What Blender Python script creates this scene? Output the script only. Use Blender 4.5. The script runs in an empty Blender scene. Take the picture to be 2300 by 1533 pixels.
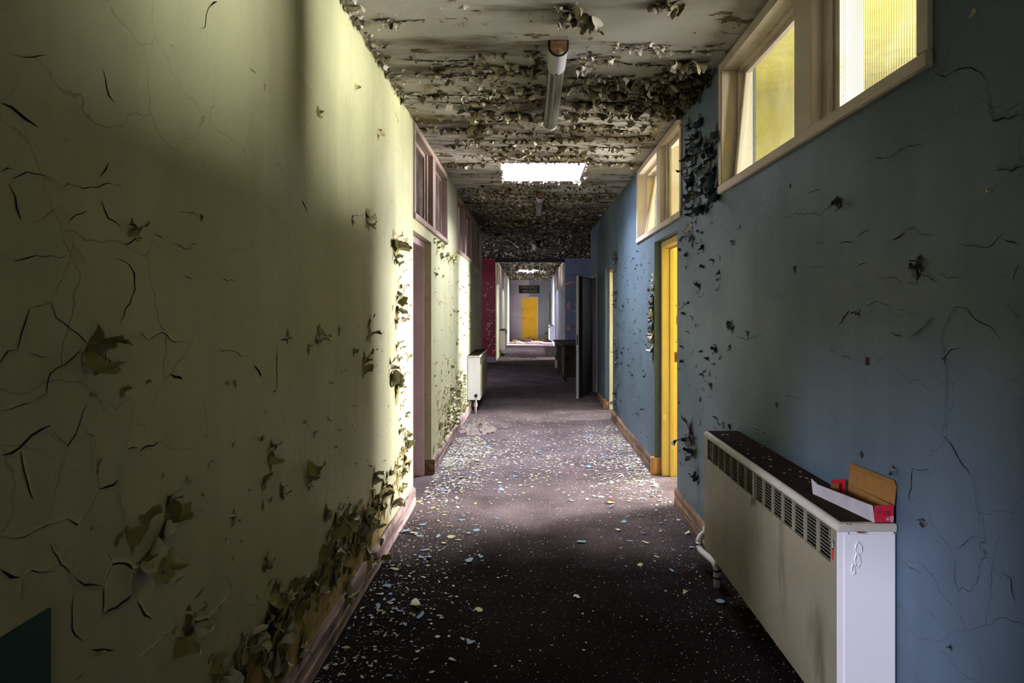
import bpy, bmesh, math, random
import numpy as np
from mathutils import Vector, Matrix, noise as mnoise

R = random.Random(7)
C = bpy.context.scene.collection
scene = bpy.context.scene

# ------------------------------------------------------------------ camera, sky, lights, exposure
EYE = 1.42; F = 1400.0; VX, VY = 1191.0, 695.0
cam_d = bpy.data.cameras.new('camera'); cam = bpy.data.objects.new('camera', cam_d); C.objects.link(cam)
cam_d.sensor_width = 36.0; cam_d.lens = 36.0 * F / 2300.0
cam_d.shift_x = -(VX - 1150.0) / 2300.0; cam_d.shift_y = -(766.5 - VY) / 2300.0
cam_d.clip_start = 0.02; cam_d.clip_end = 200
cam.location = (0, 0, EYE); cam.rotation_euler = (math.pi / 2, 0, 0)
scene.camera = cam

w = bpy.data.worlds.new('overcast_sky'); scene.world = w; w.use_nodes = True
w.node_tree.nodes['Background'].inputs[0].default_value = (0.72, 0.80, 1.0, 1)
w.node_tree.nodes['Background'].inputs[1].default_value = 1.0

def area(name, loc, direction, sx, sy, power, col=(1, 1, 1), spread=180):
    l = bpy.data.lights.new(name, 'AREA'); l.shape = 'RECTANGLE'; l.size = sx; l.size_y = sy
    l.energy = power; l.color = col; l.spread = math.radians(spread)
    o = bpy.data.objects.new(name, l); C.objects.link(o); o.location = loc
    o.rotation_euler = Vector(direction).to_track_quat('-Z', 'Z').to_euler()
    return o

# daylight in the skylights and in the windows of the side rooms, plus an added fill lamp
area('skylight_daylight', (0.125, 6.32, 3.30), (0, 0, -1), 0.74, 0.74, 200, (0.86, 0.87, 1.0))
area('room_daylight_near', (4.60, 0.42, 1.90), (-1, 0.22, 0), 1.7, 0.85, 150, (0.98, 0.98, 1.0), 76)
area('room_daylight_near_second', (4.60, 2.55, 1.90), (-1, -0.16, 0), 2.3, 0.85, 125, (0.98, 0.98, 1.0), 76)
area('room_daylight_middle', (4.60, 5.95, 1.60), (-1, -0.12, 0), 1.8, 1.6, 470, (1.0, 0.97, 0.98), 110)
area('room_daylight_third', (4.60, 9.0, 1.60), (-1, -0.2, 0), 0.9, 1.6, 230, (0.95, 0.96, 1.0), 60)
area('back_room_daylight', (-3.9, -1.75, 2.25), (1, 0.3, 0), 1.1, 0.6, 440, (0.80, 0.80, 1.0))
area('back_fill_light', (0.1, -2.96, 1.5), (0, 1, 0), 1.2, 1.3, 9, (1.0, 0.98, 0.92))  # added fill from behind the camera; the back wall has no opening
area('left_room_daylight', (-3.9, 6.6, 1.7), (1, 0, 0), 1.0, 1.0, 110, (1.0, 0.9, 0.85))
area('lobby_daylight', (-2.75, 12.3, 1.5), (1, 0.9, 0), 0.6, 1.2, 60, (0.86, 0.82, 1.0))
area('skylight_daylight_far', (0.0, 21.9, 3.30), (0, 0, -1), 0.74, 0.74, 110, (0.88, 0.86, 1.0))
area('far_room_daylight', (3.6, 18.3, 1.6), (-1, 0, 0), 1.4, 1.5, 330, (1.0, 0.94, 0.95))
area('far_end_daylight_left', (-3.6, 25.4, 1.5), (1, 0, 0), 1.4, 1.5, 2300, (0.96, 0.9, 1.0))
area('far_end_daylight_right', (3.6, 26.6, 1.5), (-1, 0, 0), 1.4, 1.5, 2300, (0.96, 0.9, 1.0))

vs = scene.view_settings
vs.view_transform = 'Standard'; vs.look = 'None'; vs.gamma = 1.0; vs.use_curve_mapping = False
vs.exposure = 0.62
scene.cycles.use_denoising = True
scene.cycles.max_bounces = 10
scene.cycles.diffuse_bounces = 5
scene.cycles.transparent_max_bounces = 12
scene.cycles.caustics_reflective = False; scene.cycles.caustics_refractive = False
scene.cycles.sample_clamp_indirect = 4.0

# ------------------------------------------------------------------ dimensions
XL, XR, CZ, TH = -0.853, 1.07, 2.805, 0.20
YB, YE = -3.0, 11.0          # first stretch of corridor
PY = 16.8                    # portal into the far stretch
FX = 0.94                    # half width of the far stretch
EY = 29.0                    # end wall

def s2l(r, g, b):
    f = lambda c: (c / 255 / 12.92) if c / 255 <= 0.04045 else ((c / 255 + 0.055) / 1.055) ** 2.4
    return (f(r), f(g), f(b), 1.0)

# ------------------------------------------------------------------ node helpers
class NT:
    def __init__(self, name):
        self.m = bpy.data.materials.new(name); self.m.use_nodes = True
        self.t = self.m.node_tree; self.t.nodes.clear()
        self.out = self.t.nodes.new('ShaderNodeOutputMaterial')
        self.pos = self.t.nodes.new('ShaderNodeNewGeometry').outputs['Position']
    def N(self, typ): return self.t.nodes.new(typ)
    def put(self, sock, v):
        if isinstance(v, bpy.types.NodeSocket): self.t.links.new(v, sock)
        else:
            if hasattr(sock.default_value, '__len__') and not hasattr(v, '__len__'): v = [v] * len(sock.default_value)
            if hasattr(sock.default_value, '__len__') and len(v) != len(sock.default_value): v = list(v)[:len(sock.default_value)]
            sock.default_value = v
    def map(self, scale=(1, 1, 1), vec=None, loc=(0, 0, 0)):
        n = self.N('ShaderNodeMapping'); self.put(n.inputs['Vector'], vec or self.pos)
        n.inputs['Scale'].default_value = scale; n.inputs['Location'].default_value = loc
        return n.outputs[0]
    def noise(self, scale, detail=4, vec=None, rough=0.55, dist=0.0):
        n = self.N('ShaderNodeTexNoise'); self.put(n.inputs['Vector'], vec or self.pos)
        n.inputs['Scale'].default_value = scale; n.inputs['Detail'].default_value = detail
        n.inputs['Roughness'].default_value = rough; n.inputs['Distortion'].default_value = dist
        return n.outputs['Fac']
    def noisec(self, scale, detail=3, vec=None):
        n = self.N('ShaderNodeTexNoise'); self.put(n.inputs['Vector'], vec or self.pos)
        n.inputs['Scale'].default_value = scale; n.inputs['Detail'].default_value = detail
        return n.outputs['Color']
    def voro(self, scale, vec=None, feature='DISTANCE_TO_EDGE'):
        n = self.N('ShaderNodeTexVoronoi'); n.feature = feature
        self.put(n.inputs['Vector'], vec or self.pos); n.inputs['Scale'].default_value = scale
        return n.outputs['Distance'] if 'Distance' in n.outputs else n.outputs[0]
    def ramp(self, fac, a, b):          # linear 0..1 between a and b (a may be > b)
        n = self.N('ShaderNodeMapRange'); self.put(n.inputs[0], fac)
        n.inputs[1].default_value = a; n.inputs[2].default_value = b
        n.inputs[3].default_value = 0; n.inputs[4].default_value = 1; n.clamp = True
        return n.outputs[0]
    def math(self, op, a, b=0.0):
        n = self.N('ShaderNodeMath'); n.operation = op
        self.put(n.inputs[0], a); self.put(n.inputs[1], b); return n.outputs[0]
    def vadd(self, a, b, k):
        n = self.N('ShaderNodeVectorMath'); n.operation = 'MULTIPLY_ADD'
        self.put(n.inputs[0], b); n.inputs[1].default_value = (k, k, k); self.put(n.inputs[2], a)
        return n.outputs[0]
    def mix(self, fac, a, b, mode='MIX'):
        n = self.N('ShaderNodeMix'); n.data_type = 'RGBA'; n.blend_type = mode
        self.put(n.inputs[0], fac); self.put(n.inputs[6], a); self.put(n.inputs[7], b)
        return n.outputs[2]
    def axis(self, i):
        n = self.N('ShaderNodeSeparateXYZ'); self.put(n.inputs[0], self.pos); return n.outputs[i]
    def back(self): return self.N('ShaderNodeNewGeometry').outputs['Backfacing']
    def bump(self, h, strength=0.4, dist=0.01):
        n = self.N('ShaderNodeBump'); self.put(n.inputs['Height'], h)
        n.inputs['Strength'].default_value = strength; n.inputs['Distance'].default_value = dist
        return n.outputs[0]
    def done(self, col, rough=0.7, normal=None, metal=0.0, spec=0.4, trans=None):
        p = self.N('ShaderNodeBsdfPrincipled')
        self.put(p.inputs['Base Color'], col); self.put(p.inputs['Roughness'], rough)
        self.put(p.inputs['Metallic'], metal); self.put(p.inputs['Specular IOR Level'], spec)
        if normal is not None: self.t.links.new(normal, p.inputs['Normal'])
        self.t.links.new(p.outputs[0], self.out.inputs[0]); return self.m

def dark(c, k): return (c[0] * k, c[1] * k, c[2] * k, 1)

def m_wall(name, base, alt, bare, cell=3.2, cracks=0.5, bare_z=None, rough=0.55, peel=0.70):
    t = NT(name)
    blot = t.ramp(t.noise(1.3, 5), 0.35, 0.65)
    c = t.mix(blot, base, alt)
    streak = t.ramp(t.noise(1.0, 5, t.map((9, 9, 0.7))), 0.42, 0.75)
    c = t.mix(t.math('MULTIPLY', streak, 0.30), c, dark(alt, 0.62))
    grime = t.ramp(t.noise(2.1, 8, t.map((1, 1, 0.8), loc=(4, 2, 1)), 0.62), 0.52, 0.78)
    c = t.mix(t.math('MULTIPLY', grime, 0.40), c, dark(base, 0.42))
    grain = t.noise(260, 2)
    c = t.mix(t.math('MULTIPLY', t.ramp(grain, 0.35, 0.7), 0.16), c, dark(base, 0.5))
    v = t.vadd(t.pos, t.noisec(2.5, 4), 0.35)
    e = t.voro(cell, v)
    hair = t.math('MULTIPLY', t.ramp(e, 0.0055, 0.0015), t.ramp(t.noise(1.7, 2, t.map(loc=(9, 1, 3))), 0.52 - 0.16 * cracks, 0.66))
    c = t.mix(t.math('MULTIPLY', hair, 0.7), c, dark(base, 0.12))
    pk = t.ramp(t.noise(5.5, 9, t.map((1, 1.0, 0.75), loc=(2, 7, 5)), 0.68), peel, peel + 0.012)
    if bare_z is not None:
        z0, y0, y1 = bare_z
        n = t.noise(4.0, 7, t.map(loc=(1, 3, 8)), 0.6)
        lim = t.math('ADD', t.math('MULTIPLY', n, 0.75), z0 - 0.375)
        inz = t.ramp(t.math('SUBTRACT', lim, t.axis(2)), 0.0, 0.006)
        iny = t.math('MULTIPLY', t.ramp(t.axis(1), y0 - .25, y0 + .25), t.ramp(t.axis(1), y1 + .2, y1 - .2))
        pk = t.math('MAXIMUM', pk, t.math('MULTIPLY', inz, t.math('GREATER_THAN', iny, 0.5)))
    bn = t.noise(24, 6, None, 0.7)
    bc = t.mix(t.ramp(bn, 0.35, 0.7), bare, dark(bare, 0.42))
    c = t.mix(pk, c, bc)
    h = t.math('ADD', t.math('MULTIPLY', grain, 0.06), t.math('MULTIPLY', t.noise(9, 4), 0.25))
    h = t.math('SUBTRACT', h, t.math('MULTIPLY', pk, 0.6))
    h = t.math('SUBTRACT', h, t.math('MULTIPLY', hair, 0.25))
    return t.done(c, t.math('ADD', t.math('MULTIPLY', blot, 0.12), rough), t.bump(h, 0.45, 0.006))

def m_flake(name, face, back, var=0.35):
    t = NT(name)
    a = t.mix(t.ramp(t.noise(7, 4), 0.35, 0.65), face, dark(face, 1 - var))
    b = t.mix(t.ramp(t.noise(15, 5), 0.35, 0.65), back, dark(back, 1 - var))
    return t.done(t.mix(t.back(), a, b), 0.6, t.bump(t.noise(120, 3), 0.2, 0.002))

def m_plain(name, col, rough=0.6, var=0.25, scale=12, metal=0.0, bump=0.15, spec=0.4):
    t = NT(name)
    c = t.mix(t.ramp(t.noise(scale, 6, None, 0.65), 0.38, 0.72), col, dark(col, 1 - var))
    return t.done(c, rough, t.bump(t.noise(scale * 8, 3), bump, 0.003), metal, spec)

def m_stained(name, col, stain, rough=0.45, amount=0.8, vert=True):
    t = NT(name)
    vec = t.map((7, 7, 1.6) if vert else (6, 6, 6))
    s = t.ramp(t.noise(1.0, 8, vec, 0.62), 0.54, 0.78)
    b = t.ramp(t.noise(3.2, 6), 0.42, 0.75)
    c = t.mix(t.math('MULTIPLY', b, 0.45), col, dark(stain, 1.8))
    c = t.mix(t.math('MULTIPLY', s, amount), c, stain)
    sp = t.ramp(t.voro(55, None, 'F1'), 0.14, 0.10)
    sp = t.math('MULTIPLY', sp, t.ramp(t.noise(11, 2), 0.62, 0.66))
    c = t.mix(sp, c, s2l(66, 38, 22))
    return t.done(c, rough, t.bump(t.noise(60, 4), 0.12, 0.002))

def m_wood(name, col, col2, along='y', rough=0.75):
    t = NT(name)
    sc = {'y': (28, 1.6, 28), 'z': (28, 28, 1.6), 'x': (1.6, 28, 28)}[along]
    g = t.noise(1.0, 7, t.map(sc), 0.65)
    c = t.mix(t.ramp(g, 0.36, 0.62), col2, col)
    c = t.mix(t.ramp(t.noise(6, 6), 0.5, 0.72), c, dark(col2, 0.6))
    return t.done(c, rough, t.bump(g, 0.6, 0.006))

def m_rust(name):
    t = NT(name)
    n = t.noise(60, 8, None, 0.7)
    c = t.mix(t.ramp(n, 0.35, 0.62), s2l(58, 34, 22), s2l(140, 104, 74))
    c = t.mix(t.ramp(t.noise(18, 5), 0.56, 0.66), c, s2l(186, 160, 128))
    return t.done(c, 0.85, t.bump(n, 0.6, 0.003))

GREEN, GREEN2 = s2l(182, 180, 146), s2l(168, 168, 132)
BLUE, BLUE2 = s2l(78, 97, 113), s2l(63, 80, 91)
M = {}
M['green'] = m_wall('green_wall_paint', GREEN, GREEN2, s2l(178, 152, 92), 3.0, 0.6, (0.36, 1.35, 3.75), 0.5, 0.735)
M['blue'] = m_wall('blue_wall_paint', BLUE, BLUE2, s2l(60, 62, 60), 4.2, 0.75, None, 0.5, 0.745)
M['yellow'] = m_wall('yellow_room_paint', s2l(188, 180, 92), s2l(176, 168, 82), s2l(190, 176, 140), 3, 0.2, None, 0.6, 0.8)
M['cream_room'] = m_wall('cream_room_paint', s2l(204, 200, 172), s2l(194, 188, 160), s2l(150, 140, 110), 3, 0.2, None, 0.6, 0.8)
M['dull_room'] = m_wall('dull_room_paint', s2l(110, 100, 92), s2l(96, 88, 84), s2l(80, 74, 66), 3, 0.2, None, 0.7, 0.8)
M['lobby'] = m_wall('dark_lobby_paint', s2l(44, 44, 48), s2l(34, 34, 36), s2l(70, 66, 60), 3, 0.4, None, 0.7, 0.7)
M['red'] = m_wall('red_wall_paint', s2l(150, 24, 42), s2l(128, 18, 34), s2l(200, 170, 170), 5, 0.6, None, 0.5, 0.73)
M['lilac'] = m_wall('lilac_wall_paint', s2l(200, 192, 214), s2l(172, 166, 188), s2l(92, 84, 84), 2.5, 1.4, None, 0.6, 0.68)
M['paleblue'] = m_wall('pale_blue_wall_paint', s2l(136, 144, 168), s2l(118, 128, 154), s2l(216, 160, 142), 3.5, 1.0, None, 0.6, 0.69)

def m_ceiling():
    t = NT('ceiling_distemper')
    cl = s2l(162, 158, 154); c2 = s2l(138, 134, 124)
    c = t.mix(t.ramp(t.noise(1.2, 4), 0.38, 0.62), cl, c2)
    # mould in bands that run across the corridor, little of it in the nearest bay
    band = t.noise(1.0, 8, t.map((0.8, 3.4, 1), loc=(3, 1.5, 0)), 0.66)
    near = t.ramp(t.axis(1), 2.4, 4.0)
    m = t.ramp(t.math('ADD', band, t.math('MULTIPLY', near, 0.11)), 0.55, 0.72)
    c = t.mix(t.math('MULTIPLY', m, 0.9), c, s2l(62, 52, 36))
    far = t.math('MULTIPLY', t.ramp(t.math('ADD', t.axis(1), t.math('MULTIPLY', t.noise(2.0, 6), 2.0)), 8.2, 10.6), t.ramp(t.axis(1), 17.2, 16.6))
    c = t.mix(t.math('MULTIPLY', far, 0.85), c, s2l(26, 23, 20))  # shade beyond the skylight painted into the ceiling colour
    pk = t.ramp(t.math('ADD', t.noise(3.0, 9, t.map((1, 2.2, 1), loc=(2, 7, 5)), 0.7), t.math('MULTIPLY', near, 0.05)), 0.63, 0.66)
    c = t.mix(pk, c, t.mix(t.ramp(t.noise(30, 5), 0.4, 0.65), s2l(104, 92, 66), s2l(40, 33, 22)))
    yl = t.ramp(t.noise(2.2, 5, t.map(loc=(8, 3, 0))), 0.55, 0.7)
    c = t.mix(t.math('MULTIPLY', yl, 0.25), c, s2l(150, 138, 70))
    h = t.math('SUBTRACT', t.math('MULTIPLY', t.noise(8, 6), 0.5), t.math('MULTIPLY', pk, 0.8))
    return t.done(c, 0.8, t.bump(h, 0.8, 0.012), spec=0.2)
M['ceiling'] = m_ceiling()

def m_floor():
    t = NT('dirty_floor')
    n = t.noise(2.0, 8, None, 0.65)
    c = t.mix(t.ramp(n, 0.35, 0.7), s2l(128, 114, 117), s2l(84, 74, 74))
    near_shade = t.math('MULTIPLY', t.ramp(t.math('ADD', t.axis(1), t.noise(1.5, 4)), 5.0, 3.9), 0.9)  # shade of the foreground floor painted in as a dark tone
    c = t.mix(near_shade, c, s2l(8, 7, 7))
    c = t.mix(t.ramp(t.noise(90, 4, None, 0.7), 0.4, 0.75), c, dark(s2l(26, 22, 20), .5))
    dots = t.math('MULTIPLY', t.ramp(t.voro(95, None, 'F1'), 0.22, 0.16), t.ramp(t.noise(33, 4), 0.56, 0.62))
    c = t.mix(dots, c, s2l(190, 184, 172))
    return t.done(c, 0.75, t.bump(t.noise(70, 5), 0.5, 0.006), spec=0.0)
M['floor'] = m_floor()
M['room_floor'] = m_plain('room_floor', s2l(128, 112, 96), 0.7)
M['ceil_flake'] = m_flake('ceiling_flake', s2l(146, 136, 108), s2l(150, 140, 118), 0.5)
M['ceil_flake_pale'] = m_flake('pale_ceiling_flake', s2l(186, 176, 166), s2l(190, 180, 172), 0.3)
M['ceil_flake_dark'] = m_flake('mouldy_ceiling_flake', s2l(96, 86, 58), s2l(106, 94, 66), 0.55)
M['green_flake'] = m_flake('green_paint_flake', GREEN, s2l(142, 134, 76), 0.3)
M['blue_flake'] = m_flake('blue_paint_flake', BLUE, s2l(82, 90, 92), 0.35)
M['blue_flake_dark'] = m_flake('dark_blue_paint_flake', s2l(66, 80, 88), s2l(44, 48, 50), 0.35)
M['pale_flake'] = m_flake('pale_plaster_flake', s2l(176, 168, 136), s2l(190, 180, 150), 0.3)
M['red_flake'] = m_flake('red_paint_flake', s2l(190, 30, 50), s2l(220, 190, 190), 0.2)
M['crackdark'] = m_plain('crack_dirt_and_shade', s2l(20, 18, 14), 0.95, 0.3)  # dirt in the cracks, with the shade of the gap in its colour
M['bare_green'] = m_plain('bare_plaster', s2l(120, 100, 52), 0.9, 0.5, 22, bump=0.6)
M['bare_blue_and_shade'] = m_plain('grey_plaster_and_shade', s2l(34, 36, 36), 0.9, 0.4, 22, bump=0.6)  # lost paint, toned dark to include the shadow behind lifted flakes
M['bare_ceil_and_shade'] = m_plain('ceiling_plaster_and_shade', s2l(46, 38, 24), 0.95, 0.5, 22, bump=0.6)  # bare ceiling, with shadow under the curls put into its tone
M['frame_cream'] = m_stained('cream_window_paint', s2l(192, 180, 168), s2l(110, 92, 72), 0.5, 0.55)
M['frame_mauve'] = m_stained('mauve_brown_paint', s2l(142, 124, 118), s2l(70, 58, 54), 0.5, 0.5)
M['frame_pink'] = m_stained('pink_door_paint', s2l(216, 192, 202), s2l(120, 94, 98), 0.45, 0.45)
M['frame_yellow'] = m_stained('yellow_door_paint', s2l(208, 186, 122), s2l(156, 126, 66), 0.4, 0.3)
M['frame_pale'] = m_stained('pale_door_paint', s2l(222, 210, 170), s2l(140, 120, 84), 0.45, 0.4)
M['door_yellow'] = m_stained('yellow_fire_door', s2l(226, 176, 14), s2l(140, 104, 12), 0.4, 0.35)
M['door_dark'] = m_plain('dark_door', s2l(40, 40, 44), 0.6)
M['door_edge'] = m_plain('door_edge_grey', s2l(150, 148, 160), 0.5)
M['leaf_mauve'] = m_stained('mauve_door_leaf', s2l(150, 128, 132), s2l(84, 66, 66), 0.5, 0.5)
M['skirt_left'] = m_wood('weathered_pink_skirting', s2l(176, 152, 148), s2l(86, 66, 60))
M['skirt_right'] = m_wood('rotten_brown_skirting', s2l(140, 112, 88), s2l(58, 40, 30))
M['block'] = m_wood('raw_wood_block', s2l(206, 158, 116), s2l(150, 100, 70), 'z')
M['rad_front'] = m_stained('stained_cream_enamel', s2l(126, 120, 98), s2l(58, 50, 38), 0.4, 0.85)
M['rad_end'] = m_stained('white_enamel', s2l(224, 222, 226), s2l(170, 164, 168), 0.35, 0.35)
M['rad_lid'] = m_stained('dirty_white_enamel', s2l(186, 180, 168), s2l(110, 98, 82), 0.4, 0.7)
M['rad_top'] = m_plain('dusty_top', s2l(46, 33, 25), 0.95, 0.6, 9, bump=0.5, spec=0.05)
M['rad_dark'] = m_plain('convector_inside', s2l(14, 13, 12), 0.9)
M['rad_bar'] = m_stained('cream_grille_paint', s2l(128, 122, 102), s2l(80, 70, 54), 0.5, 0.5)
M['pipe'] = m_stained('painted_pipe', s2l(196, 188, 190), s2l(120, 104, 100), 0.45, 0.4)
M['rust'] = m_rust('rust')
M['opal'] = m_plain('opal_plastic', s2l(152, 149, 158), 0.4, 0.15)
M['shaft'] = m_wall('white_shaft_paint', s2l(206, 206, 214), s2l(196, 196, 206), s2l(150, 146, 146), 6, 0.8, None, 0.6, 0.72)
M['card'] = m_plain('brown_card', s2l(138, 96, 44), 0.8, 0.25, 18)
M['card_white'] = m_plain('white_card', s2l(176, 168, 172), 0.6, 0.2, 18)
M['card_red'] = m_plain('red_card', s2l(196, 34, 62), 0.5, 0.12, 30)
M['ink'] = m_plain('dark_ink', s2l(60, 14, 36), 0.6)
M['white'] = m_plain('white_print', s2l(236, 234, 234), 0.5, 0.05)
M['grey'] = m_plain('grey_print', s2l(130, 128, 132), 0.5, 0.05)
M['black'] = m_plain('black_print', s2l(16, 16, 18), 0.5)
M['foil'] = m_plain('torn_silver_foil', s2l(190, 190, 200), 0.3, 0.2, 30, 0.7)
M['teal'] = m_wall('dark_teal_paint', s2l(22, 72, 68), s2l(18, 60, 58), s2l(170, 150, 130), 6, 0.5, None, 0.5, 0.70)
M['desk'] = m_wood('dark_desk_wood', s2l(74, 62, 56), s2l(38, 30, 28), 'y')
M['desk_pale'] = m_plain('pale_drawer_edge', s2l(150, 134, 124), 0.6)
M['signboard'] = m_plain('black_signboard', s2l(20, 20, 19), 0.8)
M['signtext'] = m_plain('sign_lettering', s2l(128, 130, 120), 0.7, 0.1)
M['brass'] = m_plain('tarnished_brass', s2l(120, 66, 30), 0.45, 0.4, 60, 0.4)
M['rubble'] = m_plain('rubble_plaster', s2l(132, 112, 102), 0.9, 0.6, 9, bump=0.7)
M['rag'] = m_plain('dirty_rag', s2l(150, 136, 128), 0.9, 0.45, 18, bump=0.5)
M['plug'] = m_plain('red_wall_plug', s2l(96, 30, 26), 0.7)

def m_reeded():
    t = NT('reeded_glass')
    tr = t.N('ShaderNodeBsdfTransparent'); tl = t.N('ShaderNodeBsdfTranslucent'); gl = t.N('ShaderNodeBsdfGlossy')
    # groove shading between the reeds, painted into the tint so they show
    y = t.axis(1)
    ph = t.math('FRACT', t.math('MULTIPLY', y, 1 / 0.0135))
    g = t.math('ABSOLUTE', t.math('SUBTRACT', ph, 0.5))
    groove = t.ramp(g, 0.30, 0.44)
    dirt = t.ramp(t.noise(5, 6), 0.4, 0.7)
    tl.inputs[0].default_value = (0.95, 0.93, 0.82, 1)
    t.put(tl.inputs[0], t.mix(groove, (0.97, 0.95, 0.86, 1), (0.30, 0.29, 0.20, 1)))
    t.put(tr.inputs[0], t.mix(groove, (0.95, 0.95, 0.84, 1), (0.36, 0.35, 0.22, 1)))
    gl.inputs['Roughness'].default_value = 0.12
    a = t.N('ShaderNodeMixShader'); a.inputs[0].default_value = 0.30
    t.put(a.inputs[0], t.math('ADD', t.math('MULTIPLY', dirt, 0.03), 0.02))
    t.t.links.new(tr.outputs[0], a.inputs[1]); t.t.links.new(tl.outputs[0], a.inputs[2])
    b = t.N('ShaderNodeMixShader'); b.inputs[0].default_value = 0.05
    t.t.links.new(a.outputs[0], b.inputs[1]); t.t.links.new(gl.outputs[0], b.inputs[2])
    t.t.links.new(b.outputs[0], t.out.inputs[0]); return t.m
M['reeded'] = m_reeded()

def m_glass(name, tint, haze=0.2):
    t = NT(name)
    tr = t.N('ShaderNodeBsdfTransparent'); tl = t.N('ShaderNodeBsdfTranslucent'); gl = t.N('ShaderNodeBsdfGlossy')
    tr.inputs[0].default_value = tint; tl.inputs[0].default_value = tint; gl.inputs['Roughness'].default_value = 0.15
    a = t.N('ShaderNodeMixShader'); t.put(a.inputs[0], t.math('MULTIPLY', t.ramp(t.noise(4, 5), 0.2, 0.8), haze * 2))
    t.t.links.new(tr.outputs[0], a.inputs[1]); t.t.links.new(tl.outputs[0], a.inputs[2])
    b = t.N('ShaderNodeMixShader'); b.inputs[0].default_value = 0.07
    t.t.links.new(a.outputs[0], b.inputs[1]); t.t.links.new(gl.outputs[0], b.inputs[2])
    t.t.links.new(b.outputs[0], t.out.inputs[0]); return t.m
M['glass_left'] = m_glass('dusty_glass', (0.42, 0.36, 0.34, 1), 0.25)
M['glass_far'] = m_glass('cloudy_glass', (0.85, 0.82, 0.7, 1), 0.4)

def m_diffuser():
    t = NT('ribbed_diffuser')
    p = t.N('ShaderNodeBsdfPrincipled')
    p.inputs['Base Color'].default_value = s2l(84, 82, 72); p.inputs['Roughness'].default_value = 0.25
    tr = t.N('ShaderNodeBsdfTransparent'); tr.inputs[0].default_value = (0.5, 0.5, 0.44, 1)
    a = t.N('ShaderNodeMixShader'); a.inputs[0].default_value = 0.25
    t.t.links.new(p.outputs[0], a.inputs[1]); t.t.links.new(tr.outputs[0], a.inputs[2])
    t.t.links.new(a.outputs[0], t.out.inputs[0]); return t.m
M['diffuser'] = m_diffuser()

# ------------------------------------------------------------------ mesh helpers
class MB:
    def __init__(self): self.v, self.f, self.mi = [], [], []
    def add(self, vs, fs, mi=0):
        o = len(self.v); self.v += [tuple(x) for x in vs]
        for f in fs: self.f.append([i + o for i in f]); self.mi.append(mi)
        return self
    def box(self, x0, x1, y0, y1, z0, z1, mi=0):
        x0, x1 = min(x0, x1), max(x0, x1); y0, y1 = min(y0, y1), max(y0, y1); z0, z1 = min(z0, z1), max(z0, z1)
        v = [(x0, y0, z0), (x1, y0, z0), (x1, y1, z0), (x0, y1, z0), (x0, y0, z1), (x1, y0, z1), (x1, y1, z1), (x0, y1, z1)]
        return self.add(v, [(0, 3, 2, 1), (4, 5, 6, 7), (0, 1, 5, 4), (1, 2, 6, 5), (2, 3, 7, 6), (3, 0, 4, 7)], mi)
    def tube(self, pts, r, n=10, mi=0, caps=True):
        pts = [Vector(p) for p in pts]; rings = []
        for i, p in enumerate(pts):
            d = (pts[min(i + 1, len(pts) - 1)] - pts[max(i - 1, 0)]).normalized()
            a = d.cross(Vector((0, 0, 1)) if abs(d.z) < 0.9 else Vector((1, 0, 0))).normalized(); b = d.cross(a)
            rr = r[i] if isinstance(r, (list, tuple)) else r
            rings.append([p + a * math.cos(2 * math.pi * k / n) * rr + b * math.sin(2 * math.pi * k / n) * rr for k in range(n)])
        v = [q for ring in rings for q in ring]; f = []
        for i in range(len(pts) - 1):
            for k in range(n): f.append((i * n + k, i * n + (k + 1) % n, (i + 1) * n + (k + 1) % n, (i + 1) * n + k))
        if caps: f.append(tuple(range(n - 1, -1, -1))); f.append(tuple((len(pts) - 1) * n + k for k in range(n)))
        return self.add(v, f, mi)
    def prism(self, prof, axis, a0, a1, mi=0):     # prof: list of 2-D points, extruded along axis ('y' -> prof is (x,z))
        def p3(p, a):
            return {'y': (p[0], a, p[1]), 'x': (a, p[0], p[1]), 'z': (p[0], p[1], a)}[axis]
        n = len(prof); v = [p3(p, a0) for p in prof] + [p3(p, a1) for p in prof]
        f = [(i, (i + 1) % n, n + (i + 1) % n, n + i) for i in range(n)]
        f += [tuple(range(n - 1, -1, -1)), tuple(range(n, 2 * n))]
        return self.add(v, f, mi)
    def build(self, name, mats, parent=None, bevel=0.0, smooth=False, fix=True):
        me = bpy.data.meshes.new(name); me.from_pydata(self.v, [], self.f)
        if not isinstance(mats, (list, tuple)): mats = [mats]
        for m in mats: me.materials.append(m)
        me.polygons.foreach_set('material_index', self.mi)
        if fix or bevel:
            bm = bmesh.new(); bm.from_mesh(me)
            if bevel:
                es = [e for e in bm.edges if len(e.link_faces) == 2 and e.calc_face_angle(0) > 0.6]
                bmesh.ops.bevel(bm, geom=es, offset=bevel, segments=2, affect='EDGES', clamp_overlap=True)
            bmesh.ops.recalc_face_normals(bm, faces=bm.faces); bm.to_mesh(me); bm.free()
        if smooth: me.polygons.foreach_set('use_smooth', [True] * len(me.polygons))
        o = bpy.data.objects.new(name, me); C.objects.link(o)
        if parent: o.parent = parent
        return o

def tag(o, label, cat, group=None):
    o['label'] = label; o['category'] = cat
    if group: o['group'] = group
    return o
def struct(o, label=None):
    o['kind'] = 'structure'
    if label: o['label'] = label
    return o
def thing(name, label, cat, loc=(0, 0, 0), group=None):
    o = bpy.data.objects.new(name, None); C.objects.link(o); o.empty_display_size = 0.05
    o.location = loc; return tag(o, label, cat, group)
def sempty(name, label=None):
    o = bpy.data.objects.new(name, None); C.objects.link(o); o.empty_display_size = 0.05
    return struct(o, label)

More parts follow.
